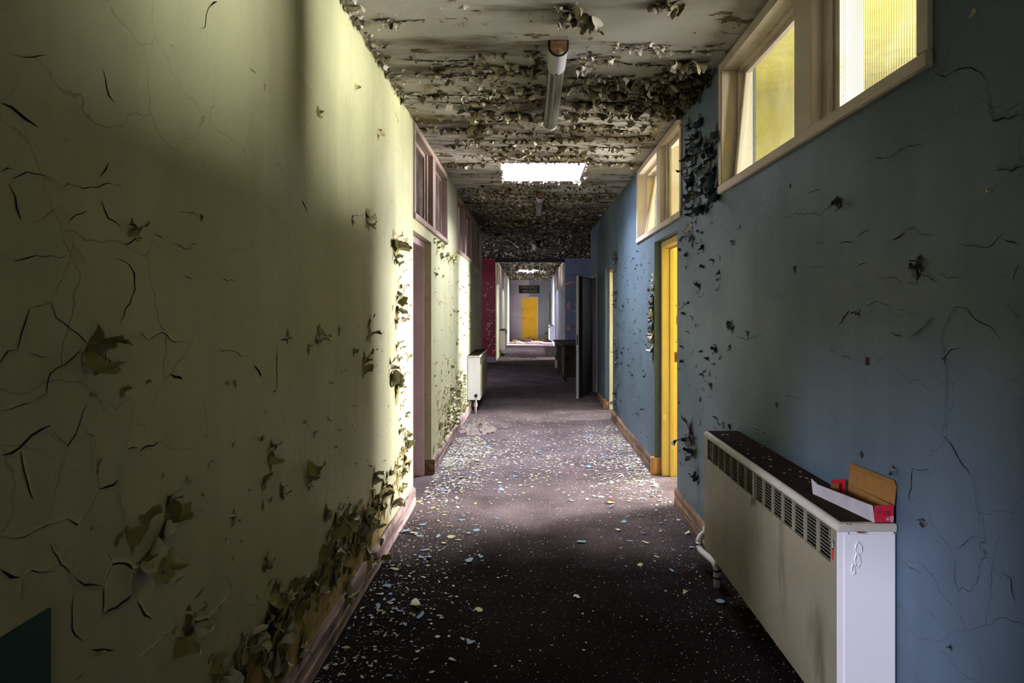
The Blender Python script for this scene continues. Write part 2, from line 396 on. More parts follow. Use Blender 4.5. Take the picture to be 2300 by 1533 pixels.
def wall_x(name, x, out, y0, y1, openings, mat, th=TH, z1=CZ, label=None, back=None):
    """wall whose room face lies at x; its body runs to x + out*th; openings (ya, yb, za, zb)"""
    ys = sorted({y0, y1} | {a for o in openings for a in o[:2]}); zs = sorted({0.0, z1} | {a for o in openings for a in o[2:]})
    solid = lambda i, j: 0 <= i < len(ys) - 1 and 0 <= j < len(zs) - 1 and not any(
        o[0] <= (ys[i] + ys[i + 1]) / 2 <= o[1] and o[2] <= (zs[j] + zs[j + 1]) / 2 <= o[3] for o in openings)
    mb = MB(); xa, xb = x, x + out * th
    for i in range(len(ys) - 1):
        for j in range(len(zs) - 1):
            if not solid(i, j): continue
            a, b, c, d = ys[i], ys[i + 1], zs[j], zs[j + 1]
            mb.add([(xa, a, c), (xa, b, c), (xa, b, d), (xa, a, d)], [(0, 1, 2, 3) if out < 0 else (3, 2, 1, 0)])
            mb.add([(xb, a, c), (xb, b, c), (xb, b, d), (xb, a, d)], [(3, 2, 1, 0) if out < 0 else (0, 1, 2, 3)], 1)
            if not solid(i - 1, j): mb.add([(xa, a, c), (xb, a, c), (xb, a, d), (xa, a, d)], [(0, 1, 2, 3)])
            if not solid(i + 1, j): mb.add([(xa, b, c), (xb, b, c), (xb, b, d), (xa, b, d)], [(0, 1, 2, 3)])
            if not solid(i, j - 1): mb.add([(xa, a, c), (xb, a, c), (xb, b, c), (xa, b, c)], [(0, 1, 2, 3)])
            if not solid(i, j + 1): mb.add([(xa, a, d), (xb, a, d), (xb, b, d), (xa, b, d)], [(0, 1, 2, 3)])
    return struct(mb.build(name, [mat, back or mat], fix=False), label)

def wall_box(name, x0, x1, y0, y1, mat, z0=0, z1=CZ, label=None):
    return struct(MB().box(x0, x1, y0, y1, z0, z1).build(name, mat), label)

def plate(name, x0, x1, y0, y1, z, holes, mat, th, up):
    """horizontal slab with rectangular holes; up = +1: body above z"""
    xs = sorted({x0, x1} | {a for h in holes for a in h[:2]}); ys = sorted({y0, y1} | {a for h in holes for a in h[2:]})
    mb = MB()
    for i in range(len(xs) - 1):
        for j in range(len(ys) - 1):
            cx, cy = (xs[i] + xs[i + 1]) / 2, (ys[j] + ys[j + 1]) / 2
            if any(h[0] < cx < h[1] and h[2] < cy < h[3] for h in holes): continue
            mb.box(xs[i], xs[i + 1], ys[j], ys[j + 1], z, z + up * th)
    return struct(mb.build(name, mat))

# ------------------------------------------------------------------ room shell
SK1 = (-0.28, 0.53, 5.90, 6.73); SK2 = (-0.42, 0.42, 21.5, 22.3)
WZ = 2.066                                             # underside of the high windows
D1 = (4.54, 5.37); D2 = (8.08, 8.90); D3 = (9.98, 10.80); DH = 2.0
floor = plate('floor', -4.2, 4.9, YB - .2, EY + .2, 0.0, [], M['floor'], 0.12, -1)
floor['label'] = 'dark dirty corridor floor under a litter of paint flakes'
struct(MB().box(XR + TH, 4.66, YB, YE - .12, 2.796, CZ).build('ceiling_side_rooms', m_plain('olive_room_ceiling', s2l(216, 208, 104), .8)))
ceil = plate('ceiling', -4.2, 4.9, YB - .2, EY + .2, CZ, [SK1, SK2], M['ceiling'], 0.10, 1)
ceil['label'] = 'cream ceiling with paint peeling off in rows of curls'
WR1 = (1.657, 3.51, WZ, 2.795); WR2 = (4.385, 6.215, WZ + .01, 2.795)
WL1 = (4.54, 6.37, WZ + .02, 2.795); WL2 = (7.22, 9.05, WZ + .02, 2.795); WL3 = (9.07, 10.75, WZ + .02, 2.795)
DB = (0.05, 0.87, 0.0, 1.52)                            # doorway beside the camera, out of view; head lowered to shape its light
wl = wall_x('wall_left', XL, -1, YB, YE, [WL1, WL2, WL3, (D1[0], D1[1], 0, DH), DB], M['green'], back=M['dull_room'],
            label='olive green corridor wall, cracked and peeling')
wr = wall_x('wall_right', XR, 1, YB, YE, [WR1, WR2, (D1[0], D1[1], 0, DH), (D2[0], D2[1], 0, DH), (D3[0], D3[1], 0, DH)],
            M['blue'], back=M['yellow'], label='slate blue corridor wall with fine cracks')
wall_box('wall_back', XL, XR, YB - .2, YB, M['dull_room'])
# side rooms
wall_box('wall_outer_right', 4.66, 4.86, YB, YE + .2, M['cream_room'])
wall_box('wall_outer_left', -4.16, -3.96, YB, YE + .2, M['dull_room'])
for k, y in enumerate((-0.6, 3.93, 7.74, 9.60)):
    wall_box('wall_partition_right', XR + TH, 4.66, y, y + .12, M['yellow' if k < 2 else 'cream_room'])
for y in (1.0, 3.2):
    wall_box('wall_partition_left', -3.96, XL - TH, y, y + .12, M['dull_room'])
# lobby
LW = 2.85
wall_box('wall_lobby_near_left', -3.96, XL - TH, YE - .12, YE, M['lobby'])
wall_box('wall_lobby_near_right', XR + TH, 4.66, YE - .12, YE, M['lobby'])
wall_box('wall_lobby_left', -LW - .15, -LW, YE, PY, M['lobby'])
wall_box('wall_lobby_right', LW, LW + .15, YE, PY, M['lobby'])
wall_box('wall_portal_left', -LW, -FX, PY, PY + .2, M['red'], label='dark red end wall on the left of the far opening')
wall_box('wall_portal_right', FX, LW, PY, PY + .2, M['paleblue'], label='pale blue block wall on the right of the far opening')
wall_box('wall_portal_head', -FX, FX, PY, PY + .2, M['lobby'], 2.70, CZ)
# far stretch
FW = (17.25, 19.1, WZ + .03, 2.79); FW2 = (21.0, 22.85, WZ + .03, 2.79)
wall_x('wall_far_left', -FX, -1, PY + .2, EY, [FW, FW2, (24.9, 25.75, 0, DH)], M['green'], label='green wall of the far corridor')
wall_x('wall_far_right', FX, 1, PY + .2, EY, [FW, FW2, (17.75, 18.6, 0, DH), (26.3, 27.15, 0, DH)], M['paleblue'], label='blue wall of the far corridor')
wall_box('wall_far_outer_left', -4.0, -3.85, PY, EY, M['dull_room'])
wall_box('wall_far_outer_right', 3.85, 4.0, PY, EY, M['cream_room'])
mb = MB().box(-1.4, -0.06, EY, EY + .2, 0, CZ, 0).box(-0.06, 1.4, EY, EY + .2, 0, CZ, 1)
struct(mb.build('wall_end', [M['lilac'], M['paleblue']]), 'end wall, cracked lilac on the left and blue on the right')

def shaft(name, s, h=0.52):
    x0, x1, y0, y1 = s; x0 += .006; x1 -= .006; y0 += .006; y1 -= .006; t = 0.03; z0, z1 = CZ - .002, CZ + h
    mb = MB().box(x0 - t, x0, y0 - t, y1 + t, z0 + .004, z1).box(x1, x1 + t, y0 - t, y1 + t, z0 + .004, z1)
    mb.box(x0, x1, y0 - t, y0, z0 + .004, z1).box(x0, x1, y1, y1 + t, z0 + .004, z1)
    e = sempty(name, 'white skylight shaft in the corridor ceiling' if s is SK1 else 'far skylight shaft fringed with peeling paint')
    mb.build('shaft_lining', M['shaft'], e)
    MB().box(x0 - t, x1 + t, y0 - t, y1 + t, z1, z1 + .02).build('roof_light', M['glass_far'], e)
    return e
shaft('window_skylight_1', SK1); shaft('window_skylight_2', SK2)

# ------------------------------------------------------------------ skirting boards
def baseboard(name, x, nrm, y0, y1, h, mat, t=0.022, rot=0.6, seed=1):
    n = max(2, int((y1 - y0) / 0.045)); mb = MB(); vs = []
    for i in range(n + 1):
        y = y0 + (y1 - y0) * i / n
        j = mnoise.noise(Vector((y * 5, seed, 0))) * 0.012 * rot; k = mnoise.noise(Vector((y * 11, seed + 5, 0))) * 0.010 * rot
        jj = mnoise.noise(Vector((y * 23, seed + 9, 0))) * 0.006 * rot
        for (d, z) in ((0, 0), (t + k * .5, 0), (t + k + jj, h * 0.42), (t + k * .3 - .008, h * 0.46), (t + k * .6 - .003, h * 0.50), (t + k, h * .86 + j), (t * .55 + k * .5, h + j + jj), (0, h + j)):
            vs.append((x + nrm * max(0.0, d), y, z))
    m = 8; fs = []
    for i in range(n):
        for k in range(m - 1): fs.append((i * m + k, i * m + k + 1, (i + 1) * m + k + 1, (i + 1) * m + k))
    fs += [tuple(range(m)), tuple(n * m + k for k in range(m - 1, -1, -1))]
    mb.add(vs, fs); return struct(mb.build(name, mat))
baseboard('baseboard_left', XL, 1, DB[1], D1[0], 0.13, M['skirt_left'], seed=1)
baseboard('baseboard_left', XL, 1, D1[1], 10.95, 0.12, M['skirt_left'], seed=2)
baseboard('baseboard_right', XR, -1, YB, D1[0], 0.12, M['skirt_right'], seed=3)
baseboard('baseboard_right', XR, -1, D1[1] + .03, D2[0], 0.12, M['skirt_right'], seed=4)
baseboard('baseboard_right', XR, -1, D2[1] + .03, D3[0] - .03, 0.12, M['skirt_right'], seed=6)
for x, y in ((XR - .028, D1[1]), (XR - .028, D2[1])):
    struct(MB().box(x, x + .10, y - .004, y + .035, 0, 0.15).build('trim_skirting_block', M['block' if y < 6 else 'rust'], bevel=.004))
struct(MB().box(XL - .06, XL + .028, D1[1] - .004, D1[1] + .03, 0, .13).build('trim_skirting_block', M['skirt_right'], bevel=.004))
struct(MB().box(-LW, -FX, PY - .02, PY, 0, .15).build('baseboard_portal', m_plain('lilac_skirting', s2l(150, 140, 156))))

# ------------------------------------------------------------------ high windows
def window(name, x, out, o, mat, panes, label, glass, ribs=False, dep=0.15):
    """o = (y0,y1,z0,z1); panes: (ya, yb, lean)"""
    y0, y1, z0, z1 = o; e = sempty(name, label); fx = x - out * 0.012; bx = x + out * dep
    fw = 0.055
    MB().box(fx - out * .006, bx, y0, y1, z0, z0 + .045).build('sill', mat, e, .004)
    MB().box(fx, bx, y0, y1, z1 - .05, z1).build('head_rail', mat, e, .004)
    zz0, zz1 = z0 + .045, z1 - .05
    MB().box(fx, bx, y0, y0 + fw, zz0, zz1).build('frame_post', mat, e, .004)
    MB().box(fx, bx, y1 - fw, y1, zz0, zz1).build('frame_post', mat, e, .004)
    for i in range(len(panes) - 1):
        a, b = panes[i][1], panes[i + 1][0]; w_ = (b - a)
        MB().box(fx, bx, a + w_ * .22, b - w_ * .22, zz0, zz1).box(x + out * .03, bx - out * .01, a, b, zz0, zz1).build('mullion', mat, e, .003)
    for (a, b, lean) in panes:
        # beads round the opening, then the sash with its pane
        x0, x1 = x + out * .045, x + out * .075
        MB().box(x1, bx, a - .02, a + .012, zz0, zz1).box(x1, bx, b - .012, b + .02, zz0, zz1).box(x1, bx, a, b, zz1 - .014, zz1).build('stop_bead', mat, e)
        H = zz1 - zz0 - .004; r = 0.034
        a_, b_ = a + .004, b - .004
        mb = MB()
        def put(ya, yb, za, zb, d0=0.0, d1=0.03):
            vs = []
            for (yy, zq, dd) in ((ya, za, d0), (yb, za, d0), (yb, zb, d0), (ya, zb, d0), (ya, za, d1), (yb, za, d1), (yb, zb, d1), (ya, zb, d1)):
                vs.append((x0 + out * (dd + lean * zq / H), yy, zz0 + .002 + zq))
            mb.add(vs, [(0, 1, 2, 3), (7, 6, 5, 4), (0, 4, 5, 1), (1, 5, 6, 2), (2, 6, 7, 3), (3, 7, 4, 0)])
        put(a_, a_ + r, 0, H); put(b_ - r, b_, 0, H); put(a_ + r, b_ - r, 0, r); put(a_ + r, b_ - r, H - r, H)
        sash = mb.build('sash', mat, e, .003)
        # pane
        ga, gb, gz0, gz1 = a_ + r - .004, b_ - r + .004, r - .004, H - r + .004
        vs, fs = [], []
        if ribs:
            pit = 0.0135; n = int((gb - ga) / pit * 6)
        else: n = 1
        for i in range(n + 1):
            yy = ga + (gb - ga) * i / n
            amp = 0.0022 * abs(math.cos(math.pi * yy / 0.0135)) if ribs else 0.0
            for zq in (gz0, gz1): vs.append((x0 + out * (0.013 - amp + lean * zq / H), yy, zz0 + .002 + zq))
        for i in range(n): fs.append((2 * i, 2 * i + 2, 2 * i + 3, 2 * i + 1))
        m0 = len(vs)
        MB().add(vs, fs).build('pane', glass, sash, smooth=ribs, fix=False)
    return e
window('window_1', XR, 1, WR1, M['frame_cream'], [(1.705, 2.29, 0.0), (2.56, 3.43, 0.06)], 'large high window with two reeded glass panes above the near radiator', M['reeded'], True)
window('window_2', XR, 1, WR2, M['frame_cream'], [(4.44, 5.02, 0.0), (5.28, 6.13, 0.11)], 'high window over the bright yellow doorway, one pane tilted open', M['reeded'], True)
window('window_3', XL, -1, WL1, M['frame_mauve'], [(4.60, 5.33, 0.0), (5.60, 6.31, 0.0)], 'mauve framed high window over the pink doorway', M['glass_left'])
window('window_4', XL, -1, WL2, M['frame_mauve'], [(7.28, 8.0, 0.0), (8.26, 8.99, 0.0)], 'mauve framed high window farther along the green wall', M['glass_left'])
window('window_5', XL, -1, WL3, M['frame_mauve'], [(9.13, 9.8, 0.0), (10.05, 10.69, 0.0)], 'last high window of the green wall, next to the dark lobby', M['glass_left'])
window('window_6', -FX, -1, FW, M['frame_cream'], [(17.31, 18.05, 0), (18.3, 19.04, 0)], 'high window just past the red wall', M['glass_far'])
window('window_7', FX, 1, FW, M['frame_cream'], [(17.31, 18.05, 0), (18.3, 19.04, 0)], 'high window just past the pale blue block wall', M['glass_far'])
window('window_8', -FX, -1, FW2, M['frame_mauve'], [(21.06, 21.8, 0), (22.05, 22.79, 0)], 'high window on the left by the far skylight', M['glass_far'])
window('window_9', FX, 1, FW2, M['frame_mauve'], [(21.06, 21.8, 0), (22.05, 22.79, 0)], 'high window on the right by the far skylight', M['glass_far'])

# ------------------------------------------------------------------ doorways
def doorway(name, x, out, y0, y1, mat, label, inset=0.055, plates=False, stop=True):
    e = sempty(name, label); a, b = x + out * inset, x + out * (TH + .012); t = 0.05
    MB().box(a, b, y0, y0 + t, 0, DH - .004).build('jamb', mat, e, .004)
    far = MB().box(a, b, y1 - t, y1, 0, DH - .004).build('jamb', mat, e, .004)
    MB().box(a, b, y0 + t, y1 - t, DH - t - .004, DH - .004).build('door_head', mat, e, .004)
    if stop:
        c, d = a + out * .065, a + out * .10
        MB().box(c, d, y0 + t, y0 + t + .018, 0, DH - t - .004).box(c, d, y1 - t - .018, y1 - t, 0, DH - t - .004).box(c, d, y0 + t + .018, y1 - t - .018, DH - t - .022, DH - t - .004).build('door_stop', mat, e, .003)
    if plates:
        yy = y1 - t
        for (z, h, wd, dx) in ((1.015, .085, .026, .118), (1.33, .075, .022, .135), (0.50, .05, .03, .02)):
            MB().box(a + out * (dx - wd / 2), a + out * (dx + wd / 2), yy - .003, yy + .002, z - h / 2, z + h / 2).build('strike_plate', M['brass'] if z > .6 else M['frame_pale'], far)
        MB().box(a + out * .113, a + out * .123, yy - .0036, yy - .002, 1.0, 1.03).build('latch_hole', M['black'], far)
    return e
doorway('door_1', XR, 1, *D1, M['frame_yellow'], 'bright yellow door frame in the blue wall', plates=True)
doorway('door_2', XR, 1, *D2, M['frame_pale'], 'pale cream door frame, second in the blue wall')
d3 = doorway('door_3', XR, 1, *D3, M['door_edge'], 'grey door frame with a dark leaf standing open into the corridor', inset=-.01)
d4 = doorway('door_4', XL, -1, *D1, M['frame_pink'], 'pink door frame in the green wall')
doorway('door_5', FX, 1, 17.75, 18.6, M['frame_pale'], 'door frame in the far blue wall near the opening')
doorway('door_6', -FX, -1, 24.9, 25.75, M['frame_pale'], 'door frame in the far green wall near the end')
doorway('door_7', FX, 1, 26.3, 27.15, M['frame_pale'], 'door frame in the far blue wall near the end')
# pink doorway: leaf folded back into the room
lf = MB().box(0, .76, -.04, 0, 0.012, 1.93).build('door_leaf', M['leaf_mauve'], d4, .003)
lf.location = (XL - TH - .015, D1[1] - .06, 0); lf.rotation_euler = (0, 0, math.pi - math.radians(6))
# dark leaf swung out into the corridor
L3 = 0.95; ang = math.atan2(10.76 - 9.84, 1.07 - 0.755)
lf = MB().box(-L3, 0, -.022, .022, 0.012, 1.955).build('door_leaf', M['door_dark'], d3, .002)
lf.location = (XR - .015, 10.76, 0); lf.rotation_euler = (0, 0, ang)
MB().box(-L3 - .004, -L3, -.022, .022, 0.012, 1.955).build('leaf_edge', M['door_edge'], lf)
MB().box(-L3 - .006, -L3 - .004, -.012, .012, .86, 1.02).build('lock_face', M['black'], lf)
# yellow fire door at the end
d8 = sempty('door_8', 'yellow emergency exit door in the end wall')
e0, e1 = -0.43, 0.37
MB().box(e0, e0 + .06, EY - .03, EY + .02, 0, 2.02).build('jamb', M['frame_cream'], d8, .004)
MB().box(e1 - .06, e1, EY - .03, EY + .02, 0, 2.02).build('jamb', M['frame_cream'], d8, .004)
MB().box(e0 + .06, e1 - .06, EY - .03, EY + .02, 1.96, 2.02).build('door_head', M['frame_cream'], d8, .004)
lf = MB().box(e0 + .06, e1 - .06, EY - .012, EY + .01, .01, 1.96).build('door_leaf', M['door_yellow'], d8, .002)
MB().box(-.06, .02, EY - .014, EY - .012, 1.90, 1.925).build('name_plate', M['white'], lf)
MB().box(e0 + .075, e0 + .10, EY - .03, EY - .012, .98, 1.06).build('lock', M['rust'], lf)
MB().tube([(e0 + .09, EY - .03, 1.03), (e0 + .09, EY - .06, 1.03), (e0 + .16, EY - .06, 1.03)], .009, 8).build('door_handle', M['rust'], lf)

# ------------------------------------------------------------------ convector heaters
def convector(x, side, y0, y1, label, group=None, depth=0.171, z0=0.20, z1=0.797, dirt=True):
    """side=+1: hangs on a wall at +x (front faces -x)"""
    e = thing('convector_heater', label, 'heater', (x, (y0 + y1) / 2, z0), group)
    inv = Matrix.Translation(-Vector(e.location)); L = []
    x -= side * .002
    def P(mb, name, mat, parent=e, **k):
        o = mb.build(name, mat, parent, **k)
        if parent is e: o.matrix_parent_inverse = inv
        L.append(o); return o
    fx = x - side * depth; zl = z1 - .024; g0, g1 = z0 + .465, zl - .006
    X = lambda d: fx + side * d          # d measured back from the front face
    # back tray and two end panels
    P(MB().box(X(.012), X(depth), y0 + .004, y0 + .026, z0, zl - .001), 'end_panel', M['rad_end'], bevel=.006)
    P(MB().box(X(.012), X(depth), y1 - .026, y1 - .004, z0, zl - .001), 'end_panel', M['rad_end'], bevel=.006)
    P(MB().box(X(depth - .006), X(depth), y0 + .026, y1 - .026, z0, zl), 'back_panel', M['rad_dark'])
    P(MB().box(X(.035), X(depth - .02), y0 + .05, y1 - .05, g0 - .06, g0 - .02), 'heating_element', M['rad_dark'])
    # front panel with two slots
    ga = [(y0 + .051, y0 + .689), (y1 - .694, y1 - .056)]
    mb = MB()
    mb.box(X(0), X(.012), y0 + .012, y1 - .002, z0, g0).box(X(0), X(.012), y0 + .012, y1 - .002, g1, zl - .001)
    for a, b in ((y0 + .012, ga[0][0]), (ga[0][1], ga[1][0]), (ga[1][1], y1 - .002)): mb.box(X(0), X(.012), a, b, g0, g1)
    P(mb, 'front_panel', M['rad_front'])
    P(MB().box(X(-.0005), X(.03), y0 + .006, y0 + .0115, z0, zl - .001), 'panel_flange', M['rad_end'])
    # lid with rounded front and end edges
    lid = MB(); r = .016
    prof = [(X(-.004), zl), (X(-.004), z1 - r)] + [(X(-.004 + r - r * math.cos(t)), z1 - r + r * math.sin(t)) for t in (0.4, 0.8, 1.2, 1.57)] + [(X(depth), z1), (X(depth), zl)]
    lid.prism(prof, 'y', y0, y1)
    lo = P(lid, 'lid', M['rad_lid'] if dirt else M['rad_front'], bevel=.003)
    P(MB().box(X(.014), X(depth - .001), y0 + .02, y1 - .01, z1, z1 + .0015), 'dust_layer', M['rad_top'])
    for (a, b) in ga:
        g = P(MB().box(X(.045), X(.047), a - .02, b + .02, g0 - .02, g1 + .004), 'grille', M['rad_dark'])
        n = 7
        for k in range(1, n):
            yy = a + (b - a) * k / n
            q = MB().box(X(.001), X(.010), yy - .0035, yy + .0035, g0, g1).build('grille_bar', M['rad_bar'], g)
        for k in range(1, 9):
            zz = g0 + (g1 - g0) * k / 9
            q = MB().box(X(.008), X(.0115), a, b, zz - .0008, zz + .0008).build('grille_fin', M['rad_bar'], g)
    return e, X
near, NX = convector(XR, 1, 1.811, 3.21, 'long cream convector heater with a dusty top, nearest on the blue wall')
mid, MX = convector(XL, -1, 8.41, 9.81, 'cream convector heater on the green wall by the dark lobby')
convector(-FX, -1, 19.0, 20.4, 'small looking cream heater on the left just past the red wall', dirt=False)
convector(FX, 1, 24.6, 26.0, 'dim heater on the right close to the end wall', dirt=False)
def near_part(mb, name, mat, **k):
    o = mb.build(name, mat, near, **k); o.matrix_parent_inverse = Matrix.Translation(-Vector(near.location)); return o
def mid_part(mb, name, mat, **k):
    o = mb.build(name, mat, mid, **k); o.matrix_parent_inverse = Matrix.Translation(-Vector(mid.location)); return o
# tail pipes
def bend(pts, r=.04, n=5):
    out = [Vector(pts[0])]
    for i in range(1, len(pts) - 1):
        p = Vector(pts[i]); a = (Vector(pts[i - 1]) - p).normalized() * r; b = (Vector(pts[i + 1]) - p).normalized() * r
        for k in range(n + 1):
            t = k / n; out.append((p + a) * (1 - t) ** 2 + p * 2 * t * (1 - t) + (p + b) * t ** 2)
    out.append(Vector(pts[-1])); return out
near_part(MB().tube(bend([(1.0, 3.56, .15), (.942, 3.50, .135), (.942, 3.47, .085), (.956, 3.20, .115), (.956, 3.19, .0)]), .017, 12), 'pipe', M['pipe'], smooth=True)
near_part(MB().tube(bend([(1.0, 3.56, .15), (1.0, 3.57, .17), (1.067, 3.57, .17)], .01), .015, 10), 'pipe', M['pipe'], smooth=True)
for (x_, y_, z_) in ((.942, 3.485, .112), (.956, 3.192, .085), (.956, 3.19, .05)):
    near_part(MB().tube([(x_, y_, z_ - .004), (x_, y_, z_ + .004)], .021, 12), 'pipe_collar', M['rad_dark'])
mid_part(MB().tube(bend([(-.745, 8.50, .21), (-.745, 8.50, 0.0)]), .016, 10), 'pipe', M['pipe'], smooth=True)
mid_part(MB().tube([(-.745, 8.50, .10), (-.745, 8.50, .15)], .026, 10), 'valve', M['pipe'], bevel=.003)
mid_part(MB().tube([(-.735, 8.414, .26), (-.735, 8.400, .26)], .022, 14), 'drain_hole', M['black'])
# peeling spot, rust spots, label rest on the near heater
for (xx, zz, wd, hh) in ((.955, .727, .017, .035), (.954, .693, .015, .036), (.940, .664, .009, .026)):
    n = 11; pts = [(xx + wd * .5 * math.cos(6.283 * k / n) * R.uniform(.75, 1.2), zz + hh * .5 * math.sin(6.283 * k / n) * R.uniform(.8, 1.15)) for k in range(n)]
    mb = MB(); yq = 1.811 + .004
    ring0 = [(p[0], yq - .0006, p[1]) for p in pts]; ring1 = [(xx + (p[0] - xx) * 1.16, yq - .0045 * R.uniform(.2, 1), zz + (p[1] - zz) * 1.12) for p in pts]; ring2 = [(xx + (p[0] - xx) * 1.45, yq - .0003, zz + (p[1] - zz) * 1.25) for p in pts]
    mb.add(ring0 + ring1 + ring2, [(k, (k + 1) % n, n + (k + 1) % n, n + k) for k in range(n)] + [(n + k, n + (k + 1) % n, 2 * n + (k + 1) % n, 2 * n + k) for k in range(n)])
    mb.add(ring0, [tuple(range(n))])
    near_part(mb, 'paint_blister', M['rad_end'])
    q = [(xx + (p[0] - xx) * 1.05, yq - .0008, zz + (p[1] - zz) * 1.03) for p in pts]; q2 = [(xx + (p[0] - xx) * .93, yq - .0009, zz + (p[1] - zz) * .96) for p in pts]
    near_part(MB().add(q + q2, [(k, (k + 1) % n, n + (k + 1) % n, n + k) for k in range(n)]), 'blister_edge', M['crackdark'])
for (xx, yy, zz) in ((.925, 1.8105, .796), (.955, 1.8105, .7735), (.966, 1.8105, .7733)):
    near_part(MB().box(xx - .005, xx + .005, yy - .0006, yy + .004, zz - .002, zz + .0022), 'rust_spot', M['rust'])
fxn = NX(0)
def front_poly(pts, d, name, mat):       # pts in (y, z) on the heater's front face
    return near_part(MB().add([(fxn - d, p[0], p[1]) for p in pts], [tuple(range(len(pts)))]), name, mat)
front_poly([(1.853, .735), (1.838, .737), (1.843, .708), (1.853, .698)], .0012, 'torn_label', M['black'])
front_poly([(1.853, .708), (1.840, .712), (1.848, .675), (1.857, .690)], .0013, 'torn_label', M['card_red'])
near_part(MB().box(fxn - .0016, fxn - .0013, 1.843, 1.847, .715, .729).box(fxn - .0016, fxn - .0013, 1.8445, 1.851, .7265, .729).box(fxn - .0016, fxn - .0013, 1.8445, 1.851, .715, .7175), 'label_print', M['white'])
for k in range(9):
    y_, z_ = 1.85 + R.uniform(-.016, .014), .744 + R.uniform(-.03, .018)
    front_poly([(y_ + R.uniform(-.006, .006), z_ + R.uniform(-.012, .012)) for _ in range(4)], .001 + R.uniform(0, .004), 'foil_scrap', M['foil'])
near_part(MB().add([(fxn - .001, 2.515, .665), (fxn - .012, 2.50, .668), (fxn - .014, 2.497, .640), (fxn - .006, 2.512, .628), (fxn - .001, 2.52, .645)], [(0, 1, 2, 3, 4)]), 'paper_tag', M['card_white'])

# ------------------------------------------------------------------ open carton on the heater
zt = .7985 + .001
bx = thing('carton', 'open red and white cardboard carton lying on the near heater', 'carton', (1.02, 1.93, zt))
binv = Matrix.Translation(-Vector(bx.location))
def bpart(mb, name, mat, parent=None, **k):
    o = mb.build(name, mat, parent or bx, **k)
    if not parent: o.matrix_parent_inverse = binv
    return o
nl, nr, fl, fr = (1.003, 1.815), (1.060, 1.815), (.960, 2.065), (1.060, 2.075)
H = .050; T = .0015
def sheet(p0, p1, h0, h1, name, mats, lean=(0, 0), thick=T, z=zt):
    """upright card between plan points p0, p1; outer face material 0, inner 1"""
    d = Vector((p1[0] - p0[0], p1[1] - p0[1], 0)).normalized(); n = Vector((-d.y, d.x, 0)) * thick
    a, b = Vector((p0[0], p0[1], z)), Vector((p1[0], p1[1], z)); la = Vector((lean[0], lean[1], 0))
    v = [a, b, b + Vector((0, 0, h1)) + la, a + Vector((0, 0, h0)) + la]
    v2 = [q + n for q in v]
    mb = MB().add(v, [(0, 1, 2, 3)], 0).add(v2, [(3, 2, 1, 0)], 1)
    mb.add([v[0], v[1], v2[1], v2[0], v[2], v[3], v2[2], v2[3]], [(0, 1, 2, 3), (4, 5, 7, 6), (1, 4, 6, 2), (0, 3, 7, 5)], 1)
    return bpart(mb, name, mats, fix=False)
bpart(MB().add([(nl[0], nl[1], zt + .0005), (nr[0], nr[1], zt + .0005), (fr[0], fr[1], zt + .0005), (fl[0], fl[1], zt + .0005), (nl[0], nl[1], zt + .002), (nr[0], nr[1], zt + .002), (fr[0], fr[1], zt + .002), (fl[0], fl[1], zt + .002)],
               [(3, 2, 1, 0), (4, 5, 6, 7), (0, 1, 5, 4), (1, 2, 6, 5), (2, 3, 7, 6), (3, 0, 4, 7)]), 'carton_base', M['card'])
red = sheet(nl, nr, H, H + .002, 'end_flap', [M['card_red'], M['card']])
sheet(fl, nl, H * .82, H, 'side_wall', [M['card_white'], M['card']], lean=(-.006, 0))
sheet(nr, fr, H, H * .8, 'side_wall', [M['card_white'], M['card']])
sheet((fl[0] - .008, fl[1] + .035), fl, .052, H * .8, 'loose_flap', [M['card_white'], M['card_white']], lean=(-.006, 0))
sheet((1.003, 2.078), (1.055, 2.085), .052, .055, 'end_flap', [M['card_red'], M['card']])
sheet((1.000, 2.066), (1.025, 2.070), .045, .045, 'tuck_flap', [M['card'], M['card']])
# lid leaning on the wall, with its folded strip
lv = [(1.060, 1.815, zt + .052), (1.060, 2.077, zt + .040), (1.0665, 2.080, zt + .092), (1.0665, 1.815, zt + .105)]
l2 = [lv[3], lv[2], (1.063, 2.078, zt + .112), (1.063, 1.822, zt + .122)]
bpart(MB().add(lv, [(0, 1, 2, 3)]).add([(p[0] + .0012, p[1], p[2]) for p in lv], [(3, 2, 1, 0)]), 'carton_lid', M['card'], fix=False)
bpart(MB().add(l2, [(0, 1, 2, 3)]).add([(p[0] + .0012, p[1], p[2]) for p in l2], [(3, 2, 1, 0)]), 'lid_strip', M['card'], fix=False)
for k in range(5):
    cx, cy = 1.03 + R.uniform(-.02, .02), 1.95 + R.uniform(-.05, .06)
    bpart(MB().add([(cx + R.uniform(-.02, .02), cy + R.uniform(-.025, .025), zt + R.uniform(.004, .03)) for _ in range(4)], [(0, 1, 2, 3)]), 'paper_scrap', M['pale_flake'], fix=False)

